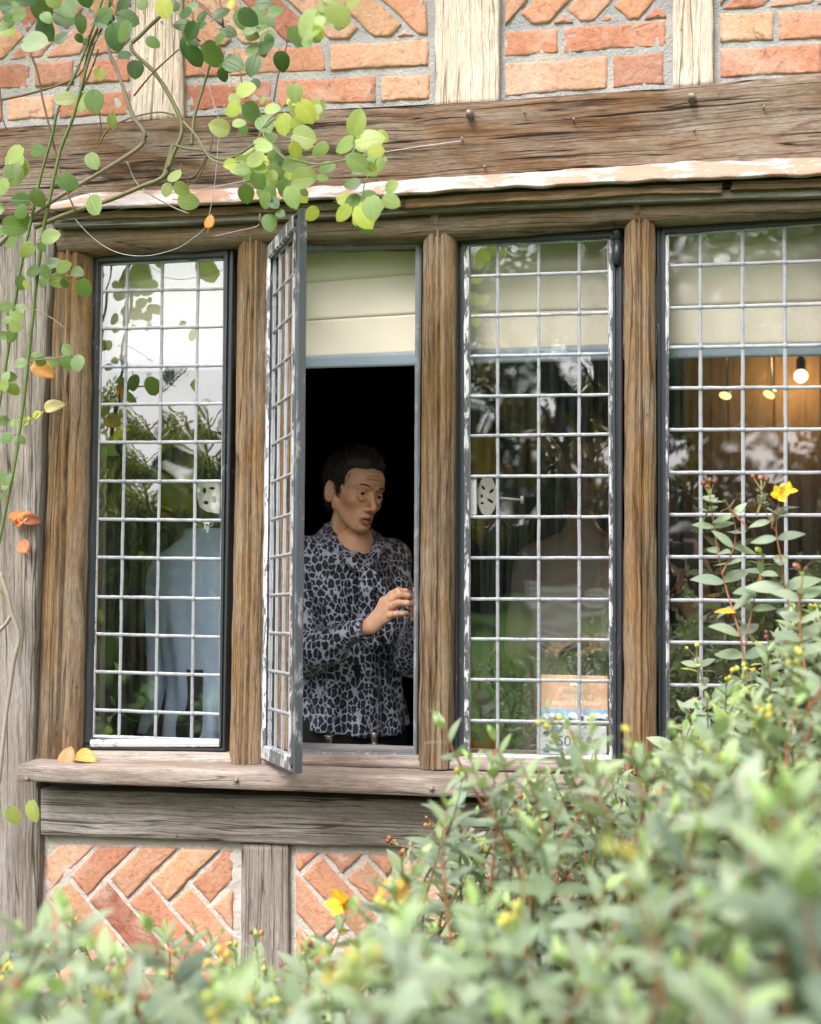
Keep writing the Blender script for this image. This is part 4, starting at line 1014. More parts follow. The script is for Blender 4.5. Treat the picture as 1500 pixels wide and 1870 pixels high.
def shoot(S, tip, d, n, Ls, rr, tipcol=True, ends='auto', spread=1.0, sp=.021, rooted=True):
    """leafy shoot growing along d, ending at tip"""
    d = d.normalized(); L = n * sp
    side = Vector((rr.uniform(-1, 1), rr.uniform(-1, 1), 0)).normalized(); bend = side * rr.uniform(.02, .10) * min(1, L / .16)
    pts = []
    for k in range(n + 1):
        t = k / n; pts.append(tip - d * (L * (1 - t)) + bend * (1 - t) ** 2 * 1.0 + Vector((0, 0, -.05 * min(1, L / .16) * (1 - t) ** 2)))
    base = pts[0]; root = base + Vector((rr.uniform(-.05, .05), rr.uniform(0, .06), -.22))
    tube(S['stem'], ([root] if rooted else [base - d * .004]) + pts, [.0028 if rooted else .0016, .0024 if rooted else .0016] + [.0022 * (1 - k / n) + .0009 for k in range(1, n + 1)], 5, (.30, .13, .06) if rr.random() < .6 else (.22, .20, .07), cap=False)
    ph = rr.uniform(0, math.pi); cb = rr.choice(SG); yl = rr.random() < .03
    for k in range(1, n + 1):
        p = pts[k]; ax = (pts[k] - pts[k - 1]).normalized(); t = k / n
        a = Vector((0, 0, 1)) if abs(ax.z) < .9 else Vector((1, 0, 0)); u = ax.cross(a).normalized(); v = ax.cross(u); phi = ph + k * math.pi / 2 + rr.uniform(-.25, .25)
        sz = Ls * (1.0 if t < .7 else 1 - (t - .7) * 1.9) * rr.uniform(.8, 1.12)
        for sgn in (1, -1):
            if rr.random() < .06: continue
            o = (u * math.cos(phi) + v * math.sin(phi)) * sgn
            el = (.35 + .9 * max(0, t - .6) / .4 * .9) + rr.uniform(-.2, .2)
            dd = o * math.cos(el) + ax * math.sin(el); nn = ax - o * .3 + Vector((rr.uniform(-.2, .2), rr.uniform(-.2, .2), .3))
            g = max(0, (t - .72) / .28) if tipcol else 0
            c = [cb[i] * (1 - g) + (.28, .40, .16)[i] * g for i in range(3)]; s = rr.uniform(.85, 1.15); c = [x * s for x in c]
            if rr.random() < .006: c = (.55, .36, .06)
            if yl and rr.random() < .3: c = (.42, .45, .10)
            leaf(S['leaf'], p, dd, nn, sz, sz * rr.uniform(.36, .46), tuple(c), 'lance', rr.uniform(.1, .35), rr.uniform(.15, .6), 5)
    e = ends if ends != 'auto' else rr.choices(['none', 'bud', 'berry', 'flower'], [.82, .10, .075, .005])[0]
    if e == 'flower':
        S['flowers'].append(MB()); petal_flower(S['flowers'][-1], tip + d * .012, d + Vector((0, -.8, 0)), .017, (.80, .42, .02), rr)
    if e in ('berry', 'flower', 'bud'):
        hd = MB(); S['heads'].append(hd)
        for k in range(rr.randint(2, 5)):
            o = (d + Vector((rr.uniform(-.8, .8), rr.uniform(-.8, .8), rr.uniform(-.1, .6)))).normalized(); ln = rr.uniform(.012, .03)
            tube(hd, [tip, tip + o * ln], [.001, .0008], 4, (.35, .3, .1), cap=False)
            col = rr.choice([(.34, .12, .06), (.22, .07, .05), (.42, .24, .08), (.20, .07, .06)]) if e == 'berry' else rr.choice([(.45, .50, .10), (.50, .42, .08)])
            capsule(hd, tip + o * ln, o, rr.uniform(.008, .013), col)
def newflower(S): S['flowers'].append(MB()); return S['flowers'][-1]
def shrub(lab, loc):
    S = {k: MB() for k in ('leaf', 'stem')}; S['flowers'] = []; S['heads'] = []; S['root'] = empty('shrub', loc, lab, 'shrub', 'flowering shrubs below the window'); return S
def finish(S):
    S['leaf'].build('foliage', M['sage'], S['root']); S['stem'].build('stems', M['stem'], S['root'])['kind'] = 'stuff'
    for m in S['flowers']: m.build('flower', M['flower'], S['root'])
    for m in S['heads'][:95]: m.build('seed_head', M['stem'], S['root'])
rs = random.Random(21)
A = shrub('tall sage green shrub against the wall, stems rising over the rightmost window', (-.1, -.3, 0))
# individually placed tall stems in front of the right window
def pstem(S, pts, y, Ls, n_gap, ends, seed, r=.0026, lean=None):
    rr = random.Random(seed); sm = catmull([P(a, b, y + .03 * mnoise.noise(Vector((a * .01, b * .01, seed)))) for a, b in pts], 8)
    tube(S['stem'], sm, [r * (1 - .55 * i / len(sm)) for i in range(len(sm))], 6, (.33, .14, .07), wob=.15)
    L = 0; nxt = .02; k = 0; ph = rr.uniform(0, 3); total = sum((sm[i + 1] - sm[i]).length for i in range(len(sm) - 1))
    for i in range(1, len(sm)):
        L += (sm[i] - sm[i - 1]).length
        if L >= nxt:
            nxt += n_gap * rr.uniform(.85, 1.15); k += 1; ax = (sm[i] - sm[i - 1]).normalized(); t = L / total
            u = ax.cross(Vector((0, 1, 0))).normalized(); v = ax.cross(u); phi = ph + k * math.pi / 2 * .9
            sz = Ls * rr.uniform(.8, 1.1) * (1 if t < .8 else .75)
            for sgn in (1, -1):
                o = (u * math.cos(phi) + v * math.sin(phi)) * sgn; el = rr.uniform(.1, .5); dd = o * math.cos(el) + ax * math.sin(el)
                cb = rr.choice(SG); leaf(S['leaf'], sm[i], dd, ax * .5 - o * .2 + Vector((0, -.9, .3)), sz, sz * .44, cb, 'lance', .2, rr.uniform(.2, .6), 6)
    if ends: shoot(S, sm[-1] + (sm[-1] - sm[-3]).normalized() * .01, sm[-1] - sm[-3], 3, Ls * .55, rr, True, ends, sp=.012, rooted=False)
pstem(A, [(1372, 1500), (1366, 1400), (1358, 1200), (1340, 1120), (1325, 1070), (1312, 1010), (1303, 950), (1298, 915)], -.34, 0.068, .055, 'berry', 1)
pstem(A, [(1362, 1180), (1372, 1120), (1385, 1060), (1392, 1030)], -.36, 0.058, .04, 'bud', 2, .0018)
pstem(A, [(1318, 1050), (1340, 1000), (1343, 960), (1330, 925)], -.35, 0.049, .035, 'none', 3, .0016)
pstem(A, [(1500, 1240), (1462, 1160), (1437, 1090), (1428, 1030), (1418, 970), (1422, 925)], -.40, 0.072, .05, 'flower', 4)
pstem(A, [(1416, 970), (1400, 935), (1393, 905)], -.40, 0.039, .03, 'berry', 5, .0014)
pstem(A, [(1345, 1450), (1320, 1330), (1290, 1260), (1275, 1210)], -.33, 0.058, .04, 'bud', 6, .0018)
pstem(A, [(1440, 1400), (1425, 1300), (1415, 1220), (1408, 1190)], -.36, 0.062, .04, 'berry', 7, .002)
pstem(A, [(1200, 1500), (1225, 1420), (1240, 1340), (1262, 1300)], -.30, 0.058, .04, 'berry', 8, .002)
pstem(A, [(1480, 1300), (1465, 1180), (1462, 1100), (1465, 1065)], -.62, 0.068, .035, 'berry', 9)
pstem(A, [(800, 1620), (790, 1580), (770, 1550), (738, 1545)], -.22, 0.042, .03, 'berry', 10, .0014)
pstem(A, [(905, 1640), (880, 1570), (850, 1520), (808, 1512)], -.24, 0.047, .03, 'berry', 11, .0016)
# flower facing the photographer
petal_flower(newflower(A), P(1424, 903, -.42), Vector((.1, -1, .3)), .020, (.82, .42, .02), rs)
petal_flower(newflower(A), P(1443, 893, -.41), Vector((.4, -1, .6)), .015, (.80, .50, .03), rs)
leaf(A['leaf'], P(1345, 1118, -.35), Vector((-1, 0, .12)), Vector((.1, -.6, 1)), .042, .019, (.75, .32, .03), 'lance', .3, .3)
contA = [(720, 1640), (760, 1560), (820, 1510), (880, 1480), (930, 1430), (1000, 1400), (1080, 1390), (1160, 1420), (1230, 1340), (1300, 1260), (1380, 1210), (1440, 1110), (1500, 1060), (1700, 1000)]
contB = [(-200, 1800), (60, 1790), (300, 1770), (500, 1790), (600, 1690), (700, 1590), (780, 1560), (840, 1420), (900, 1370), (960, 1345), (1060, 1310), (1120, 1370), (1200, 1370), (1300, 1290), (1400, 1240), (1500, 1140), (1750, 1050)]
contC = [(-300, 1740), (0, 1730), (100, 1665), (200, 1690), (330, 1700), (450, 1740), (560, 1800), (680, 1730), (850, 1690), (1000, 1690), (1100, 1620), (1200, 1500), (1300, 1410), (1400, 1420), (1500, 1370), (1800, 1300)]
def scatter(S, cont, x0, x1, n, ya, yb, Ls, rr, bottom=1960, bias=1.5, nn=(6, 9)):
    done = 0
    while done < n:
        px = rr.uniform(x0, x1); top = interp(cont, px); py = top + (bottom - top) * rr.random() ** bias
        if rr.random() > (bottom - top) / 900 + .25: continue
        y = rr.uniform(ya, yb); tip = P(px, py, y)
        d = Vector((rr.gauss(0, .35), rr.gauss(-.25, .3), 1))
        shoot(S, tip, d, rr.randint(*nn), Ls * rr.uniform(.8, 1.2), rr); done += 1
scatter(A, contA, 720, 1720, 260, -.62, -.16, .050, rs)
finish(A)
B = shrub('mid green bushy shrub below the third window with seed heads and a yellow flower', (-.3, -1.0, 0))
scatter(B, contB, -150, 1700, 250, -1.35, -.62, .056, rs)
scatter(B, [(-300, 1700), (2000, 1700)], -150, 1700, 80, -1.1, -.5, .054, rs)
for x, y in ((628, 1650), (1440, 1560)): petal_flower(newflower(B), P(x, y, -.8), Vector((-.6, -1, .4)), .034, (.85, .48, .04), rs, .55)
for (x, y, yy) in ((800, 1308, -.95), (905, 1352, -1.0), (1040, 1330, -.9), (1000, 1300, -.85), (955, 1400, -1.0), (860, 1390, -1.0)):
    shoot(B, P(x, y, yy), Vector((-.35, -.2, 1)), 8, .055, rs, True, 'none')
finish(B)
Cc_ = shrub('foreground pale green shrub out of focus along the bottom of the view', (-.25, -1.7, 0))
scatter(Cc_, contC, -250, 1700, 90, -1.85, -1.35, .062, rs, bottom=2000, bias=1.2, nn=(5, 8))
scatter(Cc_, contC, -250, 1700, 22, -2.05, -1.85, .066, rs, bottom=2050, bias=1.0, nn=(5, 7))
for (x, y, yy) in ((730, 1690, -1.95), (1335, 1400, -1.75), (690, 1760, -1.9), (120, 1660, -1.6), (870, 1655, -1.7), (1445, 1440, -1.75)):
    shoot(Cc_, P(x, y, yy), Vector((rs.uniform(-.2, .2), -.5, .8)), 7, .062, rs, True, 'none')
finish(Cc_)
# ------------------------------------------------------------------ people: one continuous surface grown from a distance field
f32 = np.float32
class Field:
    def __init__(s, lo, hi, h):
        s.lo = np.array(lo, dtype=float); s.h = h
        n = np.ceil((np.array(hi) - s.lo) / h).astype(int) + 1
        ax = [(s.lo[i] + h * np.arange(n[i])).astype(f32) for i in range(3)]
        s.X, s.Y, s.Z = np.meshgrid(*ax, indexing='ij'); s.f = np.full(s.X.shape, 1.0, f32)
    def q(s, c): return s.X - f32(c[0]), s.Y - f32(c[1]), s.Z - f32(c[2])
    def ell(s, c, r, rot=None):
        x, y, z = s.q(c)
        if rot is not None:
            m = np.array(rot).T.astype(f32)
            x, y, z = m[0, 0] * x + m[0, 1] * y + m[0, 2] * z, m[1, 0] * x + m[1, 1] * y + m[1, 2] * z, m[2, 0] * x + m[2, 1] * y + m[2, 2] * z
        k0 = np.sqrt((x / r[0]) ** 2 + (y / r[1]) ** 2 + (z / r[2]) ** 2)
        k1 = np.sqrt((x / r[0] ** 2) ** 2 + (y / r[1] ** 2) ** 2 + (z / r[2] ** 2) ** 2) + 1e-9
        return k0 * (k0 - 1) / k1
    def cone(s, a, b, ra, rb, flat=None):
        a = np.array(a, dtype=float); b = np.array(b, dtype=float); d = b - a; L2 = float(d @ d) + 1e-12
        x, y, z = s.q(a); t = np.clip((x * d[0] + y * d[1] + z * d[2]) / L2, 0, 1).astype(f32)
        x = x - t * d[0]; y = y - t * d[1]; z = z - t * d[2]
        if flat is not None:
            n, k = flat; dn = x * n[0] + y * n[1] + z * n[2]
            x = x + n[0] * dn * (k - 1); y = y + n[1] * dn * (k - 1); z = z + n[2] * dn * (k - 1)
        return np.sqrt(x * x + y * y + z * z) - (ra + (rb - ra) * t)
    def add(s, g, k=.01):
        h = np.clip(.5 + .5 * (s.f - g) / k, 0, 1); s.f = s.f + (g - s.f) * h - k * h * (1 - h); return s
    def cut(s, g, k=.005):
        g = -g; h = np.clip(.5 - .5 * (s.f - g) / k, 0, 1); s.f = s.f + (g - s.f) * h + k * h * (1 - h); return s
    def chain(s, pts, rads, k=.01, flat=None):
        for i in range(len(pts) - 1): s.add(s.cone(pts[i], pts[i + 1], rads[i], rads[i + 1], flat), k)
        return s
    def mesh(s):
        f = s.f; S = f < 0
        nx, ny, nz = f.shape
        cnt = np.zeros((nx - 1, ny - 1, nz - 1), np.int8)
        for a in (0, 1):
            for b in (0, 1):
                for c in (0, 1): cnt += S[a:nx - 1 + a, b:ny - 1 + b, c:nz - 1 + c]
        I, J, K = np.nonzero((cnt > 0) & (cnt < 8))
        idx = -np.ones(cnt.shape, np.int64); idx[I, J, K] = np.arange(len(I))
        acc = np.zeros((len(I), 3)); num = np.zeros(len(I))
        cor = [(a, b, c) for a in (0, 1) for b in (0, 1) for c in (0, 1)]
        for p in cor:
            for ax in range(3):
                if p[ax]: continue
                q = list(p); q[ax] = 1
                fa = f[I + p[0], J + p[1], K + p[2]].astype(float); fb = f[I + q[0], J + q[1], K + q[2]].astype(float)
                m = (fa < 0) != (fb < 0); t = np.where(m, fa / np.where(m, fa - fb, 1), 0)
                for e in range(3): acc[:, e] += np.where(m, p[e] + (t if e == ax else 0), 0)
                num += m
        v = s.lo + (np.stack([I, J, K], 1) + acc / num[:, None]) * s.h
        faces = []
        for ax in range(3):
            sl0 = [slice(None)] * 3; sl1 = [slice(None)] * 3; sl0[ax] = slice(0, -1); sl1[ax] = slice(1, None)
            a, b = S[tuple(sl0)], S[tuple(sl1)]; E = np.stack(np.nonzero(a != b), 1); inside = a[tuple(E.T)]
            u, w_ = [(1, 2), (2, 0), (0, 1)][ax]
            ok = (E[:, u] > 0) & (E[:, w_] > 0) & (E[:, u] < f.shape[u] - 1) & (E[:, w_] < f.shape[w_] - 1); E = E[ok]; inside = inside[ok]
            def g(du, dw):
                q = E.copy(); q[:, u] += du; q[:, w_] += dw; return idx[q[:, 0], q[:, 1], q[:, 2]]
            Q = np.stack([g(-1, -1), g(0, -1), g(0, 0), g(-1, 0)], 1)
            Q[~inside] = Q[~inside][:, ::-1]; faces.append(Q)
        return v, np.concatenate(faces)
def npnoise(x, y, z, seed=0):
    """cheap smooth pseudo-noise from summed sines"""
    r = np.random.RandomState(seed); o = 0
    for k in range(5):
        a = r.uniform(-1, 1, 3); a /= np.linalg.norm(a); fr = r.uniform(.7, 1.6); o = o + np.sin((x * a[0] + y * a[1] + z * a[2]) * fr + r.uniform(0, 6.28))
    return o / 5

# --- head in its own frame: looks along -Y, eyes at z = 0
def head_field(h=.0019):
    F = Field((-.105, -.145, -.235), (.105, .125, .135), h); E = F.ell
    F.f = E((0, .018, .036), (.072, .090, .078)).astype(f32)
    F.add(E((0, -.030, -.018), (.0565, .057, .080)), .03)
    F.add(E((0, -.045, .040), (.055, .042, .035)), .03)
    for s in (-1, 1):
        F.add(F.cone((s * .050, .000, -.046), (s * .022, -.056, -.088), .010, .012), .02)
        F.add(E((s * .041, -.056, -.024), (.018, .016, .013)), .02)
        F.add(F.cone((s * .060, .018, -.015), (s * .053, .003, -.044), .014, .011), .02)
    F.add(E((0, -.068, -.092), (.020, .017, .014)), .02)
    F.add(E((0, -.068, -.065), (.030, .022, .026)), .016)
    for s in (-1, 1):
        F.add(F.cone((s * .014, -.086, .019), (s * .046, -.066, .021), .0065, .006), .012)
        F.cut(E((s * .031, -.094, -.001), (.0165, .016, .0105)), .010)
        F.cut(E((s * .015, -.094, .002), (.006, .008, .010)), .008)
    F.add(F.cone((0, -.080, .012), (0, -.108, -.032), .0065, .0085), .010)
    F.add(E((0, -.108, -.036), (.0095, .009, .008)), .006)
    for s in (-1, 1):
        F.add(E((s * .0115, -.095, -.040), (.0065, .0095, .0065)), .006)
        F.cut(E((s * .006, -.102, -.047), (.0032, .006, .003)), .003)
        F.cut(F.cone((s * .019, -.096, -.040), (s * .035, -.074, -.082), .0038, .0026), .007)
        F.cut(F.cone((s * .024, -.084, -.012), (s * .042, -.074, -.013), .0012, .0012), .005)
        F.cut(F.cone((s * .0045, -.098, .026), (s * .0055, -.095, .014), .0013, .0013), .004)
    F.cut(E((0, -.100, -.053), (.0028, .006, .006)), .004)
    for s in (-1, 1):
        F.add(F.cone((s * .001, -.0915, -.0605), (s * .022, -.079, -.0655), .0048, .0022), .004)
        F.add(F.cone((s * .0, -.089, -.0755), (s * .019, -.079, -.0705), .0060, .0025), .004)
    F.cut(E((0, -.092, -.0680), (.0155, .010, .0009)), .0012)
    F.cut(F.cone((-.016, -.086, -.084), (.016, -.086, -.084), .003, .003), .008)
    F.cut(F.cone((-.03, -.086, .052), (.03, -.086, .052), .0022, .0022), .004); F.cut(F.cone((-.026, -.087, .042), (.026, -.087, .042), .0020, .0020), .004); F.cut(F.cone((-.022, -.084, .062), (.024, -.084, .062), .0018, .0018), .004)
    # eyelids over the balls, then the opening between them
    for s in (-1, 1):
        cx, cy, cz, rr = s * .0315, -.0712, 0.0, .0128
        def lid(el0, n=7):
            out = []
            for k in range(n):
                az = R(-68 + 136 * k / (n - 1)); el = R(el0) * math.cos(az * 1.25) if abs(az) < R(72) else 0
                out.append((cx + rr * math.sin(az) * 1.04, cy - rr * math.cos(az) * math.cos(el), cz + rr * math.sin(el) - (.0012 if s * az > 0 else .0004)))
            return out
        F.chain(lid(46), [.0030] * 7, .003); F.chain(lid(27), [.0019] * 7, .0015)
        F.chain(lid(-26), [.0018] * 7, .0015); F.chain(lid(-50), [.0028] * 7, .004)
        F.cut(E((cx, cy - .012, cz), (.0118, .0085, .0032)), .0010)
        F.chain([(s * .018, -.083, -.013), (s * .031, -.085, -.0175), (s * .043, -.075, -.012)], [.0022, .0030, .0022], .007)   # bags
        F.cut(F.cone((s * .017, -.087, -.016), (s * .034, -.084, -.0225), .0012, .0010), .004)
        for q in (-.004, .003, .009): F.cut(F.cone((s * .049, -.0715, q * .4), (s * .0575, -.060, q), .0007, .0005), .003)
        F.cut(F.cone((s * .022, -.083, -.078), (s * .024, -.077, -.096), .0012, .0008), .005)
    # ears
    for s in (-1, 1):
        rot = (Matrix.Rotation(-s * R(24), 3, 'Z') @ Matrix.Rotation(R(-8), 3, 'X'))
        F.add(E((s * .0780, .018, -.011), (.0060, .0175, .0305), rot), .004)
        F.cut(E((s * .0862, .0145, -.006), (.0075, .0105, .0185), rot), .003)
        F.add(E((s * .0800, .017, -.003), (.003, .0035, .0095), rot), .002)
        F.add(E((s * .0725, .007, -.014), (.005, .004, .006)), .004)
    # neck with its cords
    F.add(F.cone((0, .024, -.07), (0, .035, -.24), .036, .041), .018)
    for s in (-1, 1): F.add(F.cone((s * .037, .018, -.075), (s * .012, -.012, -.225), .0095, .009), .009)
    F.add(E((0, -.028, -.150), (.014, .014, .018)), .014)
    return F
def head_color(v, base, lip=True):
    """skin colour by position: lips, cheeks"""
    x, y, z = v[:, 0], v[:, 1], v[:, 2]
    c = np.tile(np.array(base), (len(v), 1))
    def blend(m, col): c[:] = c * (1 - m[:, None]) + np.array(col) * m[:, None]
    ax = np.abs(x)
    blend(.55 * np.exp(-((ax - .048) / .018) ** 2 - ((z + .030) / .018) ** 2) * (y < 0), (base[0] * .95, base[1] * .60, base[2] * .52))
    blend(.5 * np.exp(-((ax) / .010) ** 2 - ((z + .034) / .012) ** 2) * (y < -.09), (base[0] * 1.05, base[1] * .75, base[2] * .7))
    blend(.45 * np.exp(-((ax - .031) / .018) ** 2 - ((z - .010) / .008) ** 2) * (y < -.05), (base[0] * .75, base[1] * .5, base[2] * .36))
    if lip:
        m = ((ax < .0235) & (z > -.0815 + ax * .30) & (z < -.0575 - ax * .30) & (y < -.072)).astype(float)
        blend(m * .75, (.30, .09, .075))
    m = ((ax < .016) & (np.abs(z + .0680) < .0013) & (y < -.06)).astype(float); blend(m, (.02, .008, .008))
    return c
_HF = head_field(); HV, HQ = _HF.mesh(); del _HF
def skin_mat(name):
    t = NT(name); ca = t.n('VertexColor', layer_name='Col').outputs[0]; v = t.coord(); n = t.noise(v, 60, 5, .6); n2 = t.noise(v, 240, 3)
    c = t.mix(t.math('MULTIPLY', n, .6), ca, t.mix(1.0, ca, (.80, .62, .55), 'MULTIPLY'))
    t.col(c).rough(.48, .4); t.b.inputs['Subsurface Weight'].default_value = .12; t.b.inputs['Subsurface Radius'].default_value = (.012, .005, .003); t.b.inputs['Subsurface Scale'].default_value = .5
    t.bump(t.math('ADD', t.math('MULTIPLY', n, .8), n2), .35, .0012); return t.m
M['skin'] = skin_mat('skin')
def add_np(mb, v, q, cols=None, smooth=True):
    b = len(mb.v); mb.v.extend(map(tuple, v.tolist())); cc = cols[q[:, 0]] if cols is not None else None
    for i, f in enumerate(q.tolist()):
        mb.f.append([b + k for k in f]); mb.uv.append([(0, 0)] * 4); mb.c.append(tuple(cc[i]) if cc is not None else None); mb.m.append(0); mb.sm.append(smooth)
def xf(v, m): m = np.array(m); return v @ m[:3, :3].T + m[:3, 3]
def eyes(parent, Mh, gaze, base=(.40, .34, .30), iris=(.035, .028, .02)):
    for s in (-1, 1):
        mb = MB(); c = Vector((s * .0315, -.0712, 0)); r = .0122; g = Vector(gaze).normalized(); a = g.orthogonal().normalized(); b = g.cross(a); vs = []; n = 14; seg = 20
        for i in range(n + 1):
            th = math.pi * i / n
            for k in range(seg):
                ph = 2 * math.pi * k / seg; vs.append(Mh @ (c + (g * math.cos(th) + (a * math.cos(ph) + b * math.sin(ph)) * math.sin(th)) * r))
        cf = lambda k: ((.01, .01, .01) if k // seg < 1 else iris if k // seg < 4 else base)
        mb.add(vs, [(i * seg + k, i * seg + (k + 1) % seg, (i + 1) * seg + (k + 1) % seg, (i + 1) * seg + k) for i in range(n) for k in range(seg)], None, cf)
        t = bpy.data.materials.get('eye')
        if not t:
            q = NT('eye'); q.l(q.n('VertexColor', layer_name='Col').outputs[0], q.b.inputs['Base Color']); q.rough(.12, .6); t = q.m
        mb.build('eye', t, parent)
def brows(parent, Mh, mat):
    for s in (-1, 1):
        mb = MB(); pts = [(s * .012, -.0925, .0195), (s * .025, -.0905, .0235), (s * .038, -.0835, .0245), (s * .049, -.0700, .0185)]
        tube(mb, [Mh @ p for p in catmull([Vector(p) for p in pts], 5)], [.0008 + .0016 * math.sin(math.pi * (.15 + .8 * k / 15)) for k in range(16)], 6); mb.build('eyebrow', mat, parent)
def hair_mesh(h=.0032, seed=3, long=0):
    F = Field((-.115, -.14, -.12), (.115, .135, .15), h); E = F.ell
    F.f = E((0, .020, .044), (.0800, .098, .083)).astype(f32)
    F.add(E((0, -.030, .085), (.052, .045, .028)), .02)
    F.add(E((0, .060, .0), (.062, .052, .065)), .02)
    st = npnoise(F.X * 260, F.Y * 60, F.Z * 120, seed) * .0022 + npnoise(F.X * 70, F.Y * 40, F.Z * 50, seed + 1) * .003
    F.f = F.f + st.astype(f32)
    F.cut(E((0, -.100, -.020), (.066, .088, .084)), .010)          # the face
    for s in (-1, 1):
        F.cut(E((s * .094, .020, -.020), (.034, .032, .042)), .006)   # round the ears
        F.add(F.cone((s * .071, -.012, .02), (s * .0705, -.010, -.018), .008, .003, ((1, 0, 0), 2.0)), .006)   # sideburn
    F.cut(E((0, .02, -.12), (.2, .2, .05)), .01)
    return F.mesh()
HAV, HAQ = hair_mesh()
def strands(mb, Mh, n, seed):
    r = np.random.RandomState(seed); idx = r.randint(0, len(HAV), n)
    for i in idx:
        p = HAV[i]; d0 = p - np.array([0, .02, .04]); nn = d0 / np.linalg.norm(d0)
        if p[2] < -.055: continue
        crownp = np.array([0, .05, .12]); t = p - crownp; t = t - nn * (t @ nn); l = np.linalg.norm(t)
        if l < 1e-4: continue
        t = t / l * (1 if p[1] > -.01 else -.9) + r.normal(0, .3, 3); L = r.uniform(.012, .026); a = p - nn * .001; lift = r.uniform(.05, .35)
        if p[1] < -.04 and p[2] > .05: L *= .8
        pts = [Vector(a), Vector(a + (t + nn * lift) * L * .5), Vector(a + (t + nn * lift * .6) * L)]
        tube(mb, [Mh @ q for q in pts], [.0011, .0009, .0002], 3, cap=False)
def mk_hair(name, c):
    t = NT(name); v = t.coord('Object', (300, 300, 60)); n = t.noise(v, 1, 4, .6); t.col(t.mix(n, tuple(x * .4 for x in c), tuple(x * 1.8 for x in c))).rough(.45, .4); t.bump(n, .8, .003); return t.m
def headmat(loc, yaw, roll, pitch, sc=(1, 1, 1)): return Matrix.Translation(loc) @ Matrix.Rotation(yaw, 4, 'Z') @ Matrix.Rotation(roll, 4, 'Y') @ Matrix.Rotation(pitch, 4, 'X') @ Matrix.Diagonal((*sc, 1))

def body_field(J, h, lo, hi):
    """skin under the clothes: torso, arms to the wrist, legs"""
    F = Field(lo, hi, h); c = J['chest']; p = J['pelvis']; r = J['r']
    rot = np.array([[r[0], -r[1], 0], [r[1], r[0], 0], [0, 0, 1]])
    F.f = F.ell(c, (.135, .085, .17), rot).astype(f32)
    F.add(F.ell(p, (.13, .085, .12), rot), .05); F.add(F.cone(c, p, .09, .09), .05)
    F.add(F.cone(J['neck'], Vector(c) + Vector((0, 0, .10)), .038, .06), .03)
    F.add(F.cone(Vector(J['neck']) + Vector(J['f']) * .012, Vector(c) + Vector(J['f']) * .035 + Vector((0, 0, .07)), .036, .062), .025)
    for sd in 'RL':
        sh, el, wr = J['sh' + sd], J['el' + sd], J['wr' + sd]
        F.add(F.cone(J['neck'] - Vector((0, 0, .05)), sh, .04, .045), .03)
        F.add(F.cone(sh, el, .042, .032), .02); F.add(F.cone(el, wr + (el - wr).normalized() * .04, .032, .019), .012)
        hp, kn, an = J['hip' + sd], J['kn' + sd], J['an' + sd]
        F.add(F.cone(hp, kn, .075, .05), .03); F.add(F.cone(kn, an, .048, .033), .015)
        ft = Vector(an) + Vector(J['f']) * .14 - Vector((0, 0, .04)); F.add(F.cone(Vector(an) - Vector((0, 0, .035)), ft, .036, .028), .015)
    return F
def joints(chest, ang, z_floor, **kw):
    r = Vector((math.cos(ang), math.sin(ang), 0)); f = Vector((math.sin(ang), -math.cos(ang), 0)); c = Vector(chest); J = dict(r=r, f=f, chest=c)
    J['pelvis'] = c + Vector((0, 0, -.36)); J['neck'] = c + Vector((0, 0, .25)) + f * .01
    J['shL'] = c + r * .155 + Vector((0, 0, .14)); J['shR'] = c - r * .155 + Vector((0, 0, .14))
    for s, sd in ((1, 'L'), (-1, 'R')):
        J['hip' + sd] = J['pelvis'] + r * .085 * s - Vector((0, 0, .04)); J['kn' + sd] = J['hip' + sd] + Vector((0, 0, -.40)) + f * .02
        J['an' + sd] = Vector((J['hip' + sd].x, J['hip' + sd].y, z_floor + .075))
    J.update(kw); return J
def bounds(J, pad=.16):
    ps = [v for k, v in J.items() if k not in 'rf']; lo = [min(p[i] for p in ps) - pad for i in range(3)]; hi = [max(p[i] for p in ps) + pad for i in range(3)]; return lo, hi

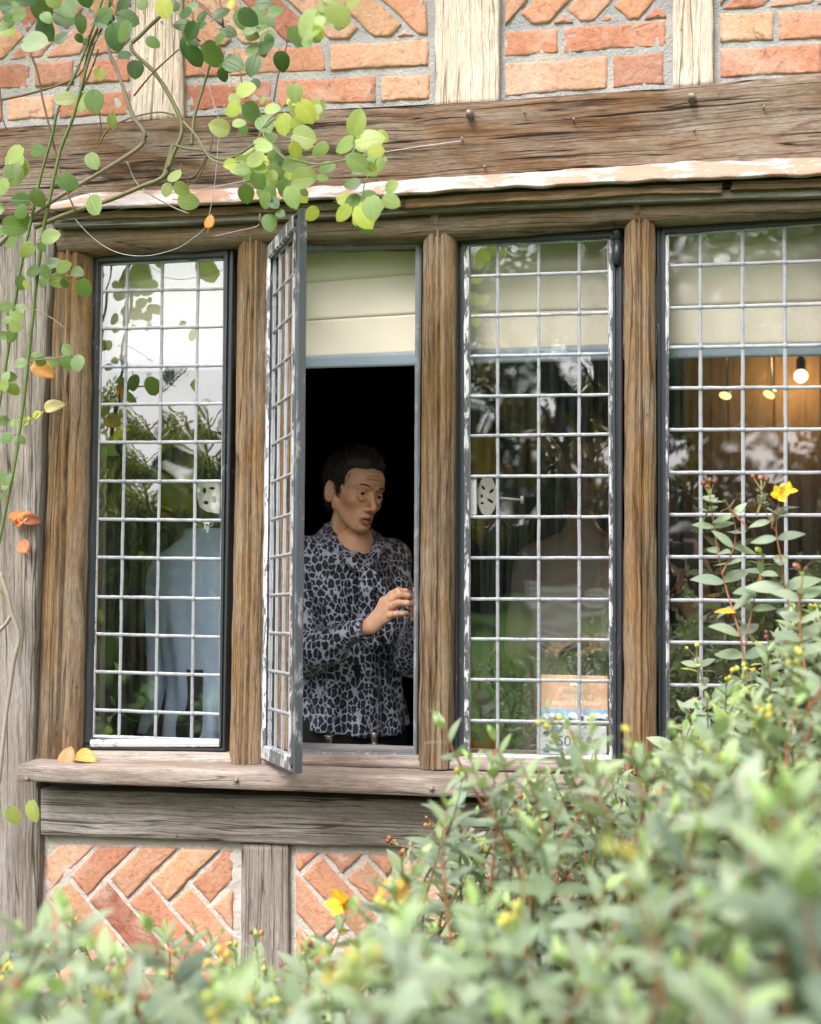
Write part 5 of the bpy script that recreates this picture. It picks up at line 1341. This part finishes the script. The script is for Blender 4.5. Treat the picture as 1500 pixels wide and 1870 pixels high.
# --- a hand from wrist to fingertips; joints given in world space
def hand_mesh(wr, kn, fingers, thumb, back, h=.0016, w=1.0, el=None):
    """wr wrist point, kn = 4 knuckle points, fingers = lists of joints, thumb = joints; back = unit normal of the back of the hand"""
    ps = [wr, wr + ((el - wr).normalized() * .06 if el else Vector((0, 0, 0)))] + kn + [q for f in fingers for q in f] + thumb
    lo = [min(p[i] for p in ps) - .03 for i in range(3)]; hi = [max(p[i] for p in ps) + .03 for i in range(3)]
    F = Field(lo, hi, h); fl = (tuple(back), 1.5)
    wa = wr - (kn[0] - wr).normalized() * .025 if el is None else wr + (el - wr).normalized() * .055
    F.f = F.cone(wa, wr, .0225 * w, .0205 * w, (tuple(back), 1.2)).astype(f32)
    for k in kn: F.add(F.cone(wr.lerp(k, .12), k, .017 * w, .0105 * w, fl), .012)
    for a, b in zip(kn[:-1], kn[1:]): F.add(F.cone(a.lerp(wr, .15), b.lerp(wr, .15), .0105 * w, .0105 * w, fl), .010)
    for k, f in zip(kn, fingers):
        ch = [k] + f; rr_ = [.0098, .0086, .0078, .0062][:len(ch)]; rr_ = [x * w * (.88 if f is fingers[-1] else 1) for x in rr_]
        g = None
        for i in range(len(ch) - 1):
            c = F.cone(ch[i], ch[i + 1], rr_[i], rr_[i + 1]); 
            if g is None: g = c
            else:
                hh = np.clip(.5 + .5 * (g - c) / .003, 0, 1); g = g + (c - g) * hh - .003 * hh * (1 - hh)
        F.add(g, .0035)
        F.add(F.ell(tuple(k + Vector(back) * .004), (.0075 * w,) * 3), .006)
    ch = [wr.lerp(kn[0], .25)] + thumb; rr_ = [.015, .0115, .0095, .0072]
    for i in range(len(ch) - 1): F.add(F.cone(ch[i], ch[i + 1], rr_[i] * w, rr_[i + 1] * w), .006)
    for i in range(4):
        F.add(F.cone(wr.lerp(kn[i], .35) + Vector(back) * .010 * w, kn[i] + Vector(back) * .0055 * w, .0016, .0016), .005)
    return F.mesh()
def nail(mb, a, b, up, r=.0055, L=.013, col=(.10, .012, .035)):
    d = (b - a).normalized(); up = Vector(up); up = (up - d * up.dot(d)).normalized(); s = d.cross(up); tip = b + d * .0045; vs = []
    for i in range(6):
        t = i / 5; 
        for k in range(7):
            an = (k / 6 - .5) * 2.0; ww = r * (1 if t < .7 else 1 - ((t - .7) / .3) ** 2 * .5)
            vs.append(tip - d * L * (1 - t) + s * math.sin(an) * ww * 1.0 + up * (math.cos(an) * ww * .95 + .0012))
    mb.add(vs, [(i * 7 + k, i * 7 + k + 1, (i + 1) * 7 + k + 1, (i + 1) * 7 + k) for i in range(5) for k in range(6)], None, col)

# ================================================================== the woman at the open window
def mk_leopard():
    t = NT('leopard_print'); v = t.coord()
    w1 = t.noise(v, 30, 3, .6, 0, out=1); vm = t.n('VectorMath', operation='MULTIPLY_ADD'); t.l(w1, vm.inputs[0]); vm.inputs[1].default_value = (.022, .022, .022); t.l(v, vm.inputs[2])
    mp = t.n('Mapping'); t.l(vm.outputs[0], mp.inputs[0]); mp.inputs['Scale'].default_value = (1, .9, .68)
    vo = t.n('TexVoronoi', feature='DISTANCE_TO_EDGE'); t.l(mp.outputs[0], vo.inputs['Vector']); vo.inputs['Scale'].default_value = 66; vo.inputs['Randomness'].default_value = .85
    v1 = t.n('TexVoronoi', feature='F1'); t.l(mp.outputs[0], v1.inputs['Vector']); v1.inputs['Scale'].default_value = 66; v1.inputs['Randomness'].default_value = .85
    n = t.noise(v, 110, 3, .6)
    e = t.math('ADD', vo.outputs['Distance'], t.math('MULTIPLY', t.math('SUBTRACT', n, .5), .34))
    dd = t.math('ADD', v1.outputs['Distance'], t.math('MULTIPLY', t.math('SUBTRACT', n, .5), .6))
    spot = t.math('MULTIPLY', t.ramp(e, [(.045, 0.0), (.075, 1.0)]), t.ramp(dd, [(.66, 1.0), (.72, 0.0)]))
    ctr = t.ramp(t.math('ADD', v1.outputs['Distance'], t.math('MULTIPLY', t.math('SUBTRACT', n, .5), .8)), [(.08, 1.0), (.15, 0.0)])
    base = t.mix(t.noise(v, 5, 3), (.30, .31, .38), (.44, .45, .54))
    c = t.mix(spot, base, (.006, .008, .018)); c = t.mix(t.math('MULTIPLY', ctr, .6), c, (.10, .105, .14))
    t.col(c).rough(.5, .35); t.b.inputs['Sheen Weight'].default_value = .1
    t.bump(t.noise(t.coord('Object', (1, 1, .35)), 30, 4, .6, 1.4), .9, .010); return t.m
def shirt_torso(F, c, ang, prof, seed=2, amp=.006):
    """loose garment: prof rows are (z, half width, half depth, x shift, y shift) above the chest centre"""
    ca, sa = math.cos(ang), math.sin(ang); X, Y, Z = F.q(c); x = X * ca + Y * sa; y = -X * sa + Y * ca
    zs = [p[0] for p in prof]; a = np.interp(Z, zs, [p[1] for p in prof]).astype(f32); b = np.interp(Z, zs, [p[2] for p in prof]).astype(f32)
    x = x - np.interp(Z, zs, [p[3] for p in prof]).astype(f32); y = y - np.interp(Z, zs, [p[4] for p in prof]).astype(f32)
    th = np.arctan2(y / b, x / a); g = np.clip((.16 - Z) / .6, 0, 1)
    rip = g * amp * (np.sin(th * 9 + np.sin(Z * 9) * 1.6) + .6 * np.sin(th * 17 + Z * 14 + 1)) + .002 * npnoise(X * 60, Y * 60, Z * 30, seed)
    k = np.sqrt((x / a) ** 2 + (y / b) ** 2)
    d = (k - 1) * np.minimum(a, b) + rip.astype(f32)
    d = np.maximum(d, np.maximum(Z - zs[-1], zs[0] - Z + .012 * np.sin(th * 2 + .8) * 1.0)); return d.astype(f32)

hemz = P(660, 1338, .45).z
wc = P(632, 1080, .52); WA = R(38)
woman = empty('person', (wc.x, wc.y, .12), 'woman with short dark hair in leopard print blouse leaning at the open window', 'person')
J = joints(wc, WA, .12)
J['shR'] = wc - J['r'] * .150 + Vector((0, 0, .105)); J['shL'] = wc + J['r'] * .135 + Vector((0, 0, .095)); J['neck'] = P(650, 985, .505)
J['elR'] = P(552, 1182, .36); J['wrR'] = P(673, 1147, .255)
J['elL'] = P(752, 1195, .50); J['wrL'] = P(778, 1125, .34)
lo, hi = bounds(J); F = body_field(J, .011, lo, hi); bv, bq = F.mesh()
sk = (.68, .385, .24)
body = MB(); add_np(body, bv, bq, np.tile(np.array(sk), (len(bv), 1)))
Hm = headmat(P(648, 899, .49), R(49), R(9), R(8), (.885, .97, .98))
add_np(body, xf(HV, Hm), HQ, head_color(HV, sk))
# hand: back towards us, fingers reaching right to the frame
Yk = .245
_P = P
def PS(a, b, c): return _P(a - 5, b, c)
K = [P(716, 1086, Yk + .006), P(717, 1095, Yk - .004), P(716, 1108, Yk - .008), P(713, 1124, Yk - .004)]
wrist = P(678, 1143, .262)
FG = [[PS(733, 1079, Yk - .006), PS(746, 1080, Yk + .004), PS(753, 1083, Yk + .014)],
      [PS(736, 1086, Yk - .020), PS(750, 1088, Yk - .012), PS(757, 1091, Yk - .002)],
      [PS(734, 1101, Yk - .026), PS(750, 1102, Yk - .020), PS(758, 1105, Yk - .010)],
      [PS(729, 1121, Yk - .020), PS(742, 1120, Yk - .016), PS(750, 1119, Yk - .008)]]
TH = [PS(706, 1098, Yk + .035), PS(728, 1092, Yk + .045), PS(746, 1088, Yk + .040)]
bk_n = Vector((-.12, -1, .18)).normalized()
hv, hq = hand_mesh(wrist, K, FG, TH, bk_n, .0016, .98, J['elR'])
skh = (.64, .38, .26)
hc = np.tile(np.array(skh), (len(hv), 1))
add_np(body, hv, hq, hc)
# her other hand behind the post, fingertips on the frame
K2 = [P(770, 1098, .30), P(771, 1106, .30), P(772, 1115, .30), P(773, 1124, .30)]
FG2 = [[a + Vector((-.012, -.025, .002)), a + Vector((-.020, -.040, -.006))] for a in K2]
hv2, hq2 = hand_mesh(P(785, 1135, .34), K2, FG2, [P(768, 1085, .33), P(760, 1078, .31)], Vector((.7, -.6, .2)).normalized(), .0022, .95)
add_np(body, hv2, hq2, np.tile(np.array(skh), (len(hv2), 1)))
body.build('body', M['skin'], woman)
eyes(woman, Hm, (.35, -1, -.28)); 
hair_m = mk_hair('dark_hair', (.020, .016, .012)); brows(woman, Hm, hair_m)
mb = MB(); add_np(mb, xf(HAV, Hm), HAQ); strands(mb, Hm, 3500, 5); mb.build('hair', hair_m, woman)
nm = NT('nail_polish'); nm.l(nm.n('VertexColor', layer_name='Col').outputs[0], nm.b.inputs['Base Color']); nm.rough(.15, .7)
for f in FG: mb = MB(); nail(mb, f[-2], f[-1], Vector((.1, -.75, .55)), .0052 if f is not FG[3] else .0045); mb.build('fingernail', nm.m, woman)
# blouse
leo = mk_leopard()
F = Field((wc.x - .33, wc.y - .36, hemz - .03), (wc.x + .30, wc.y + .24, wc.z + .27), .0055)
prof = [(hemz - wc.z, .172, .135, .0, 0), (-.26, .160, .125, 0, 0), (-.12, .148, .118, 0, 0), (0, .152, .118, 0, 0), (.08, .150, .105, 0, .0), (.125, .120, .085, 0, .008), (.160, .085, .066, .006, .012), (.19, .055, .05, .008, .015)]
F.f = shirt_torso(F, wc, WA, prof, amp=.009)
for s in 'RL': F.add(F.cone(J['neck'] - Vector((0, 0, .075)) - J['f'] * .012, J['sh' + s] - Vector((0, 0, .008)), .050, .060), .03)
Xn = npnoise(F.X * 55, F.Y * 55, F.Z * 70, 5) * .0045 + npnoise(F.X * 140, F.Y * 90, F.Z * 140, 8) * .0018
cuff = J['wrR'] + (J['elR'] - J['wrR']).normalized() * .018
cuffb = cuff + (J['elR'] - cuff).normalized() * .055
F.add(F.cone(J['shR'] - Vector((0, 0, .02)), J['elR'] + Vector((0, 0, .01)), .055, .062) + Xn, .025)
mid = J['elR'].lerp(cuffb, .55) - Vector((0, 0, .018))
F.add(F.cone(J['elR'] - Vector((0, 0, .012)), mid, .066, .052) + Xn * 1.4, .012); F.add(F.cone(mid, cuffb, .050, .030) + Xn, .012)
F.add(F.cone(cuffb, cuff, .030, .0295, None) + Xn * .2, .004)
F.cut(F.cone(cuff - (cuffb - cuff) * .4, cuff + (cuffb - cuff) * .1, .024, .022), .002)
F.add(F.cone(J['shL'] - Vector((0, 0, .02)), J['elL'], .048, .056) + Xn, .02)
F.add(F.cone(J['elL'], J['wrL'], .056, .040) + Xn, .015)
# keyhole and neckline opening
F.cut(F.cone(P(651, 1036, .36), P(656, 1062, .36), .010, .004), .004)
F.cut(F.cone(P(642, 960, .45), P(657, 1034, .355), .052, .020), .008)
v_, q_ = F.mesh(); mb = MB(); add_np(mb, v_, q_); mb.build('blouse', leo, woman)
# tie neck: a folded band round the neck, crossing at the knot, with two tails
F = Field((wc.x - .2, wc.y - .3, wc.z - .20), (wc.x + .2, wc.y + .12, wc.z + .28), .0036)
F.f[:] = 1
yb = .545
L_ = [P(648, 975, .61), P(612, 972, .565), P(606, 986, .50), P(621, 1008, .445), (P(642, 1026, .405)), P(662, 1042, .390)]
R_ = [P(648, 975, .61), P(684, 980, .57), P(692, 996, .50), P(685, 1016, .44), P(670, 1038, .392)]
nz = npnoise(F.X * 90, F.Y * 60, F.Z * 150, 12) * .003
for ch, rr_ in ((L_, [.012, .018, .020, .018, .016, .013]), (R_, [.012, .017, .018, .016, .012])):
    for i in range(len(ch) - 1): F.add(F.cone(ch[i], ch[i + 1], rr_[i], rr_[i + 1], ((0, -.8, .6), 1.25)) + nz, .007)
F.add(F.ell(tuple(P(665, 1045, .386)), (.014, .013, .016)) + nz, .006)
T1 = [P(664, 1042, .385), P(668, 1075, .375), P(672, 1120, .378), P(680, 1168, .385)]; T2 = [P(670, 1040, .385), P(692, 1068, .395), P(708, 1110, .405), P(706, 1160, .41)]
for ch, rr_ in ((T1, [.012, .020, .024, .026]), (T2, [.011, .019, .022, .022])):
    for i in range(3): F.add(F.cone(ch[i], ch[i + 1], rr_[i], rr_[i + 1], ((.2, -1, 0), 2.6)) + nz * 1.3, .004)
v_, q_ = F.mesh(); mb = MB(); add_np(mb, v_, q_); mb.build('neck_tie', leo, woman)
btn = plain('dark_button', (.03, .035, .05), .25, 0, .6)
for pt in (cuffb + Vector((.002, -.033, -.008)),):
    mb = MB(); tube(mb, [pt + Vector((0, .003, 0)), pt], [.0048, .0045], 12); mb.build('button', btn, woman)
# trousers
def trousers(J, mat, parent, h=.010, zt=None, name='trousers'):
    lo, hi = bounds(J, .16); lo[2] = J['anL'].z - .07; hi[2] = J['pelvis'].z + .17
    F = Field(lo, hi, h); r = J['r']; rot = np.array([[r[0], -r[1], 0], [r[1], r[0], 0], [0, 0, 1]])
    F.f = F.ell(J['pelvis'], (.150, .112, .15), rot).astype(f32); F.add(F.cone(J['pelvis'], J['pelvis'] + Vector((0, 0, .20)), .118, .118), .02)
    for s in 'RL': F.add(F.cone(J['hip' + s], J['kn' + s], .092, .068), .03); F.add(F.cone(J['kn' + s], J['an' + s], .066, .055), .02)
    F.f = F.f + (npnoise(F.X * 50, F.Y * 50, F.Z * 30, 4) * .003).astype(f32)
    v, q = F.mesh(); mb = MB(); add_np(mb, v, q); mb.build(name, mat, parent)
def shoes(J, parent):
    for s in 'RL':
        a = J['an' + s]; F = Field(tuple(Vector(a) - Vector((.25, .25, .09))), tuple(Vector(a) + Vector((.25, .25, .04))), .008)
        F.f = F.cone(Vector(a) - Vector((0, 0, .03)), Vector(a) + J['f'] * .15 - Vector((0, 0, .042)), .042, .034).astype(f32); v, q = F.mesh(); mb = MB(); add_np(mb, v, q); mb.build('shoe', btn, parent)
trousers(J, plain('black_cloth', (.012, .012, .014), .8, 0, .2), woman); shoes(J, woman)

# ================================================================== others inside, and the photographer
def cloth_top(J, mat, parent, h=.009, name='shirt', big=1.0, zt=-.42, seed=3, prof=None, amp=.006):
    lo, hi = bounds(J, .2); c = J['chest']; lo[2] = c.z + zt - .03; hi[2] = c.z + .30
    F = Field(lo, hi, h); ang = math.atan2(J['r'][1], J['r'][0])
    prof = prof or [(zt, .175 * big, .13 * big, 0, 0), (-.2, .165 * big, .125 * big, 0, 0), (0, .18 * big, .13 * big, 0, 0), (.10, .175 * big, .12 * big, 0, 0), (.16, .13 * big, .09, 0, 0), (.20, .07, .065, 0, 0), (.23, .058, .058, 0, 0)]
    F.f = shirt_torso(F, c, ang, prof, seed, amp)
    n = npnoise(F.X * 45, F.Y * 45, F.Z * 55, seed) * .006
    for s in 'RL':
        F.add(F.cone(J['sh' + s] - Vector((0, 0, .02)), J['el' + s], .062 * big, .056 * big) + n, .03); F.add(F.cone(J['el' + s], J['wr' + s].lerp(J['el' + s], .12), .054 * big, .040 * big) + n, .015)
    v, q = F.mesh(); mb = MB(); add_np(mb, v, q); return mb.build(name, mat, parent)
def simple_hand(body, J, s, col, dirv, back):
    w = Vector(J['wr' + s]); d = Vector(dirv).normalized(); b = Vector(back).normalized(); sd = d.cross(b).normalized() * (1 if s == 'R' else -1)
    K = [w + d * .085 + sd * k for k in (.03, .01, -.01, -.028)]
    FG = [[k + d * .035 - b * .010, k + d * .055 - b * .030, k + d * .056 - b * .045] for k in K]
    TH = [w + d * .035 + sd * .045 - b * .01, w + d * .07 + sd * .055 - b * .02, w + d * .09 + sd * .05 - b * .03]
    v, q = hand_mesh(w, K, FG, TH, b, .0028); add_np(body, v, q, np.tile(np.array(col), (len(v), 1)))
def person(lab, J, Hm, col, hairm, topm, legm, hands, big=1.0, zt=-.42, name_top='shirt', prof=None, amp=.006, gaze=(0, -1, 0)):
    e = empty('person', (J['pelvis'].x, J['pelvis'].y, J['anL'].z - .075), lab, 'person'); body = MB()
    lo, hi = bounds(J); F = body_field(J, .014, lo, hi); v, q = F.mesh(); add_np(body, v, q, np.tile(np.array(col), (len(v), 1)))
    add_np(body, xf(HV, Hm), HQ, head_color(HV, col, False))
    for s, dv, bkv in hands: simple_hand(body, J, s, col, dv, bkv)
    body.build('body', M['skin'], e); eyes(e, Hm, gaze); brows(e, Hm, hairm)
    mb = MB(); add_np(mb, xf(HAV, Hm), HAQ); mb.build('hair', hairm, e)
    cloth_top(J, topm, e, name=name_top, big=big, zt=zt, prof=prof, amp=amp); trousers(J, legm, e, .013); shoes(J, e); return e
dark_tr = plain('navy_trousers', (.02, .022, .03), .85, 0, .2)
# man in a pale blue shirt, back to the left window, leaning over
c = P(376, 1110, .62); J = joints(c, R(178), .12)
J['pelvis'] = c + Vector((.0, -.01, -.33)); 
for s, sd in ((1, 'L'), (-1, 'R')):
    J['hip' + sd] = J['pelvis'] + J['r'] * .085 * s - Vector((0, 0, .04)); J['kn' + sd] = J['hip' + sd] + Vector((0, 0, -.40)) + J['f'] * .02; J['an' + sd] = Vector((J['hip' + sd].x, J['hip' + sd].y, .195))
J['neck'] = c + Vector((0, .14, .18)); J['shL'] = c + J['r'] * .135 + Vector((0, .06, .12)); J['shR'] = c - J['r'] * .135 + Vector((0, .06, .13))
J['elL'] = J['shL'] + Vector((-.06, .10, -.25)); J['wrL'] = J['elL'] + Vector((.05, .20, -.10)); J['elR'] = J['shR'] + Vector((.05, .02, -.27)); J['wrR'] = J['elR'] + Vector((-.03, .22, -.05))
bluesh = plain('pale_blue_cotton', (.55, .70, .92), .8, 0, .2, .06, 300)
person('person in a loose pale blue shirt with back turned behind the left window', J, headmat(c + Vector((0, .30, .20)), R(178), 0, R(45)), (.45, .26, .17), hair_m, bluesh, dark_tr,
       [('L', (.1, .8, -.3), (0, 0, 1)), ('R', (-.1, .9, -.2), (0, 0, 1))], 1.0, -.37, amp=.016)
# person in a taupe jacket behind the third window
c = P(1066, 1110, .85); J = joints(c, R(-20), .12)
J['elL'] = J['shL'] + Vector((.05, -.02, -.25)); J['wrL'] = J['elL'] + Vector((-.14, -.16, .02)); J['elR'] = J['shR'] + Vector((-.03, -.02, -.26)); J['wrR'] = J['elR'] + Vector((.14, -.18, .04))
person('person in a taupe jacket, dimly seen behind the third window', J, headmat(c + Vector((.02, 0, .43)), R(15), 0, R(20)), (.30, .17, .11), hair_m, plain('taupe_wool', (.25, .21, .175), .9, 0, .1, .1, 200), dark_tr,
       [('L', (-.8, -.5, .1), (0, 0, 1)), ('R', (.8, -.5, .1), (0, 0, 1))], 1.05, -.45, 'jacket')
# the photographer, mirrored in the right window
c = Vector((.02, -3.20, 1.12)); J = joints(c, R(180), 0)
J['neck'] = Vector((.01, -3.12, 1.42)); J['elL'] = Vector((-.22, -3.20, 1.16)); J['wrL'] = Vector((-.075, -3.06, 1.44)); J['elR'] = Vector((.26, -3.18, 1.18)); J['wrR'] = Vector((.125, -3.05, 1.44))
J['shL'] = Vector((-.16, -3.18, 1.32)); J['shR'] = Vector((.19, -3.18, 1.32))
person('photographer in dark clothes holding a camera to the eye, mirrored in the right window', J, headmat(Vector((.02, -3.085, 1.535)), R(180), 0, R(2)), (.78, .50, .38), hair_m, plain('dark_jersey', (.035, .035, .04), .85, 0, .2), dark_tr,
       [('L', (.45, .75, .45), (-.8, .35, -.3)), ('R', (-.15, .75, .6), (.85, .3, .2))], .95, -.45, 'jersey')
ce = empty('camera_body', (0, -2.97, 1.51), 'black camera held up to the photographer\'s eye, mirrored in the right window', 'camera'); blk = plain('black_plastic', (.015, .015, .016), .4)
mb = MB(); mb.box(-.068, .068, -2.995, -2.955, 1.508, 1.585); mb.box(-.022, .022, -2.995, -2.955, 1.585, 1.603); mb.build('camera_case', blk, ce)
mb = MB(); tube(mb, [Vector((0, -2.956, 1.55)), Vector((0, -2.925, 1.55)), Vector((0, -2.915, 1.55))], [.036, .036, .033], 24); mb.build('lens_barrel', blk, ce)
# ------------------------------------------------------------------ the garden behind the photographer (seen in the panes)
def mk_grass():
    t = NT('lawn'); v = t.coord(); c = t.mix(t.noise(v, .6, 6, .65), (.075, .18, .025), (.14, .27, .045)); c = t.mix(t.math('MULTIPLY', t.noise(v, 60, 4), .5), c, (.05, .12, .02)); t.col(c).rough(.9, .2); t.bump(t.noise(v, 90, 4), .6, .02); return t.m
mb = MB(); n = 24
vs = [(-150 + 300 * i / n, -200 + 200.4 * j / n, 0.06 * mnoise.noise(Vector((i * .7, j * .7, 0))) * (j < n - 3)) for i in range(n + 1) for j in range(n + 1)]
mb.add(vs, [(i * (n + 1) + j, (i + 1) * (n + 1) + j, (i + 1) * (n + 1) + j + 1, i * (n + 1) + j + 1) for i in range(n) for j in range(n)])
tag(mb.build('ground', mk_grass(), None), kind='structure')
mb = MB(); mb.box(-150, 150, .27, 60, -.3, -.01); tag(mb.build('ground', bpy.data.materials['lawn'], None), kind='structure')
mb = MB(); nx = 40
vs = [(-4 + 8 * i / nx, -2.25 + 2.3 * j / 20, .03 + .03 * mnoise.noise(Vector((i * .9, j * .9, 2)))) for i in range(nx + 1) for j in range(21)]
mb.add(vs, [(i * 21 + j, (i + 1) * 21 + j, (i + 1) * 21 + j + 1, i * 21 + j + 1) for i in range(nx) for j in range(20)])
tag(mb.build('flower_bed_soil', plain('soil', (.06, .04, .028), .95, 0, .1, .5, 60), None), kind='structure')
def crown(mb, c, rx, rz, n, size, cols, rr, clumps=14):
    cl = []
    for k in range(clumps):
        a = Vector((rr.gauss(0, 1), rr.gauss(0, 1), rr.gauss(0, 1))).normalized() * rr.random() ** .4
        cl.append((Vector((a.x * rx * .75, a.y * rx * .75, a.z * rz * .75)), rr.uniform(.3, .5) * min(rx, rz), rr.choice(cols)))
    for k in range(n):
        q, r0, col = rr.choice(cl); a = Vector((rr.gauss(0, 1), rr.gauss(0, 1), rr.gauss(0, 1))).normalized() * r0 * rr.random() ** .33
        p = Vector(c) + q + a; d = Vector((rr.uniform(-1, 1), rr.uniform(-1, 1), rr.uniform(-1, .4))).normalized(); u = d.orthogonal().normalized()
        s = size * rr.uniform(.6, 1.4); f = rr.uniform(.75, 1.25)
        mb.add([p, p + d * s * .5 + u * s * .3, p + d * s, p + d * s * .5 - u * s * .3], [(0, 1, 2, 3)], [(0, 0), (.8, .5), (0, 1), (-.8, .5)], tuple(x * f for x in col), smooth=False)
def tree(lab, x, y, h, rx, rz, n, size, cols, seed, name='garden_tree', trunk_r=.16, low=.3):
    rr = random.Random(seed); e = empty(name, (x, y, 0), lab, 'tree' if 'tree' in name else 'shrub', 'trees and bushes round the lawn')
    mb = MB(); pts = catmull([Vector((x, y, -.1)), Vector((x + rr.uniform(-.2, .2), y, h * .3)), Vector((x + rr.uniform(-.4, .4), y + rr.uniform(-.3, .3), h * .6)), Vector((x, y, h * .9))], 5)
    tube(mb, pts, [trunk_r * (1.15 - i / len(pts)) + .01 for i in range(len(pts))], 8, (.09, .07, .05), wob=.2)
    for k in range(9):
        p = pts[rr.randint(len(pts) // 3, len(pts) - 2)]; a = rr.uniform(0, 6.28); q = p + Vector((math.cos(a) * rx * .7, math.sin(a) * rx * .7, rr.uniform(.2, .5) * h * .4))
        tube(mb, [p, p.lerp(q, .5) + Vector((0, 0, .1)), q], [trunk_r * .4, trunk_r * .22, .012], 6, (.09, .07, .05))
    mb.build('trunk', M['stem'], e)
    mb = MB(); crown(mb, (x, y, h - rz * (1 - low * .3)), rx, rz, n, size, cols, rr); mb.build('crown', M['treeleaf'], e)
DK = [(.03, .05, .015), (.045, .07, .02), (.06, .085, .025)]; MG = [(.07, .12, .03), (.10, .15, .035), (.05, .09, .02)]; YG = [(.34, .38, .05), (.24, .32, .045), (.42, .38, .06)]
AU = [(.40, .18, .03), (.30, .10, .03), (.35, .28, .05), (.10, .14, .03)]
tree('low yellow green tree mirrored in the left window, close to the lawn edge', -4.3, -7.0, 3.0, 1.55, 1.45, 9000, .10, YG + MG, 1, trunk_r=.06)
tree('small tree with autumn leaves mirrored in the third window', -5.2, -21.5, 3.6, 2.6, 1.7, 7000, .14, AU + YG, 2, trunk_r=.1)
tree('broad autumn bush mirrored beside the fastener plate', -1.8, -22.0, 3.2, 2.4, 1.6, 7000, .14, AU + MG, 3, 'garden_bush', trunk_r=.08)
tree('tall dark tree at the back of the lawn', -6.5, -26, 10.5, 3.6, 4.2, 12000, .20, DK + MG, 4, trunk_r=.3)
tree('tall mid green tree with sky gaps behind the lawn', -2.2, -27, 11.5, 3.8, 4.6, 12000, .20, MG + DK, 5, trunk_r=.3)
tree('large dark tree mirrored in the right window', 2.6, -25, 11, 3.9, 4.6, 12000, .20, DK + MG, 6, trunk_r=.3)
tree('round dark bush low at the lawn edge', .8, -21, 2.6, 2.0, 1.3, 5000, .13, DK, 7, 'garden_bush', trunk_r=.08)
tree('spreading green tree far to the right', 7.5, -24, 9, 3.8, 3.8, 9000, .20, MG, 8, trunk_r=.28)
tree('low green tree to the far left of the lawn', -11.5, -21, 3.9, 3.0, 1.9, 7000, .15, MG + YG, 9, trunk_r=.14)
tree('small dark tree between the low tree and the tall one', -9.0, -24, 5.0, 2.2, 2.4, 6000, .16, DK + MG, 10, trunk_r=.14)
mb = MB(); rr = random.Random(31)
for k in range(26000):
    x = rr.uniform(-11, 26); top = 9.5 + 2.2 * mnoise.noise(Vector((x * .35, 0, 5))) - max(0, -7 - x) * 1.2
    p = Vector((x, -36 + rr.uniform(-2.5, 2.5), rr.random() ** .9 * top))
    if mnoise.noise(Vector((p.x * .5, p.z * .5, 11))) > .30 and p.z > 3: continue
    col = rr.choice(DK + MG) if mnoise.noise(Vector((p.x * .3, p.z * .3, 2))) < .22 else rr.choice(AU + YG)
    d = Vector((rr.uniform(-1, 1), rr.uniform(-1, 1), rr.uniform(-1, 1))).normalized(); u = d.orthogonal().normalized(); s = rr.uniform(.25, .6)
    mb.add([p, p + d * s * .5 + u * s * .35, p + d * s, p + d * s * .5 - u * s * .35], [(0, 1, 2, 3)], [(0, 0), (.8, .5), (0, 1), (-.8, .5)], col, smooth=False)
tag(mb.build('woodland', M['treeleaf'], None), 'dense mixed woodland belt beyond the lawn with a few sky gaps', 'woodland', kind='stuff')
# hedge along the back of the lawn
he = empty('hedge', (0, -29, 0), 'long dark clipped hedge closing the lawn', 'hedge'); mb = MB(); rr = random.Random(9)
for k in range(9000):
    p = Vector((rr.uniform(-40, 30), -29 + rr.uniform(-.7, .7), rr.random() ** .8 * 2.4)); d = Vector((rr.uniform(-1, 1), rr.uniform(-1, 1), rr.uniform(-1, 1))).normalized(); u = d.orthogonal().normalized(); s = rr.uniform(.25, .5)
    mb.add([p, p + d * s * .5 + u * s * .4, p + d * s, p + d * s * .5 - u * s * .4], [(0, 1, 2, 3)], [(0, 0), (.8, .5), (0, 1), (-.8, .5)], rr.choice(DK), smooth=False)
mb.build('foliage', M['treeleaf'], he); mb = MB(); mb.box(-40, 30, -29.5, -28.6, 0, 2.0); mb.build('hedge_core', plain('hedge_core', (.02, .028, .012), .9), he)
tree('low brown green bush mirrored at the foot of the left window', -3.5, -6.3, 1.25, 1.1, .7, 5000, .09, DK + [(.14, .10, .05), (.10, .12, .04)], 12, 'garden_bush', trunk_r=.04)
tree('rounded dark bush left of the low yellow green tree', -6.3, -9.0, 1.7, 1.7, .9, 6000, .11, DK + MG, 13, 'garden_bush', trunk_r=.05)
# white bench on the lawn
be = empty('garden_bench', (-1.35, -14.6, 0), 'white garden bench on the lawn, mirrored low in the third window', 'bench'); wm = plain('white_bench', (.7, .7, .7), .5)
mb = MB(); 
for k in range(4): mb.box(-2.0, -.7, -14.8 + k * .11, -14.71 + k * .11, .43, .46)
mb.build('seat', wm, be); mb = MB()
for k in range(4): mb.box(-2.0, -.7, -14.86, -14.83, .55 + k * .11, .63 + k * .11)
mb.build('backrest', wm, be)
for x in (-1.97, -.77):
    for y, z in ((-14.86, .97), (-14.45, .43)): mb = MB(); mb.box(x, x + .06, y - .02, y + .03, 0, z); mb.build('leg', wm, be)
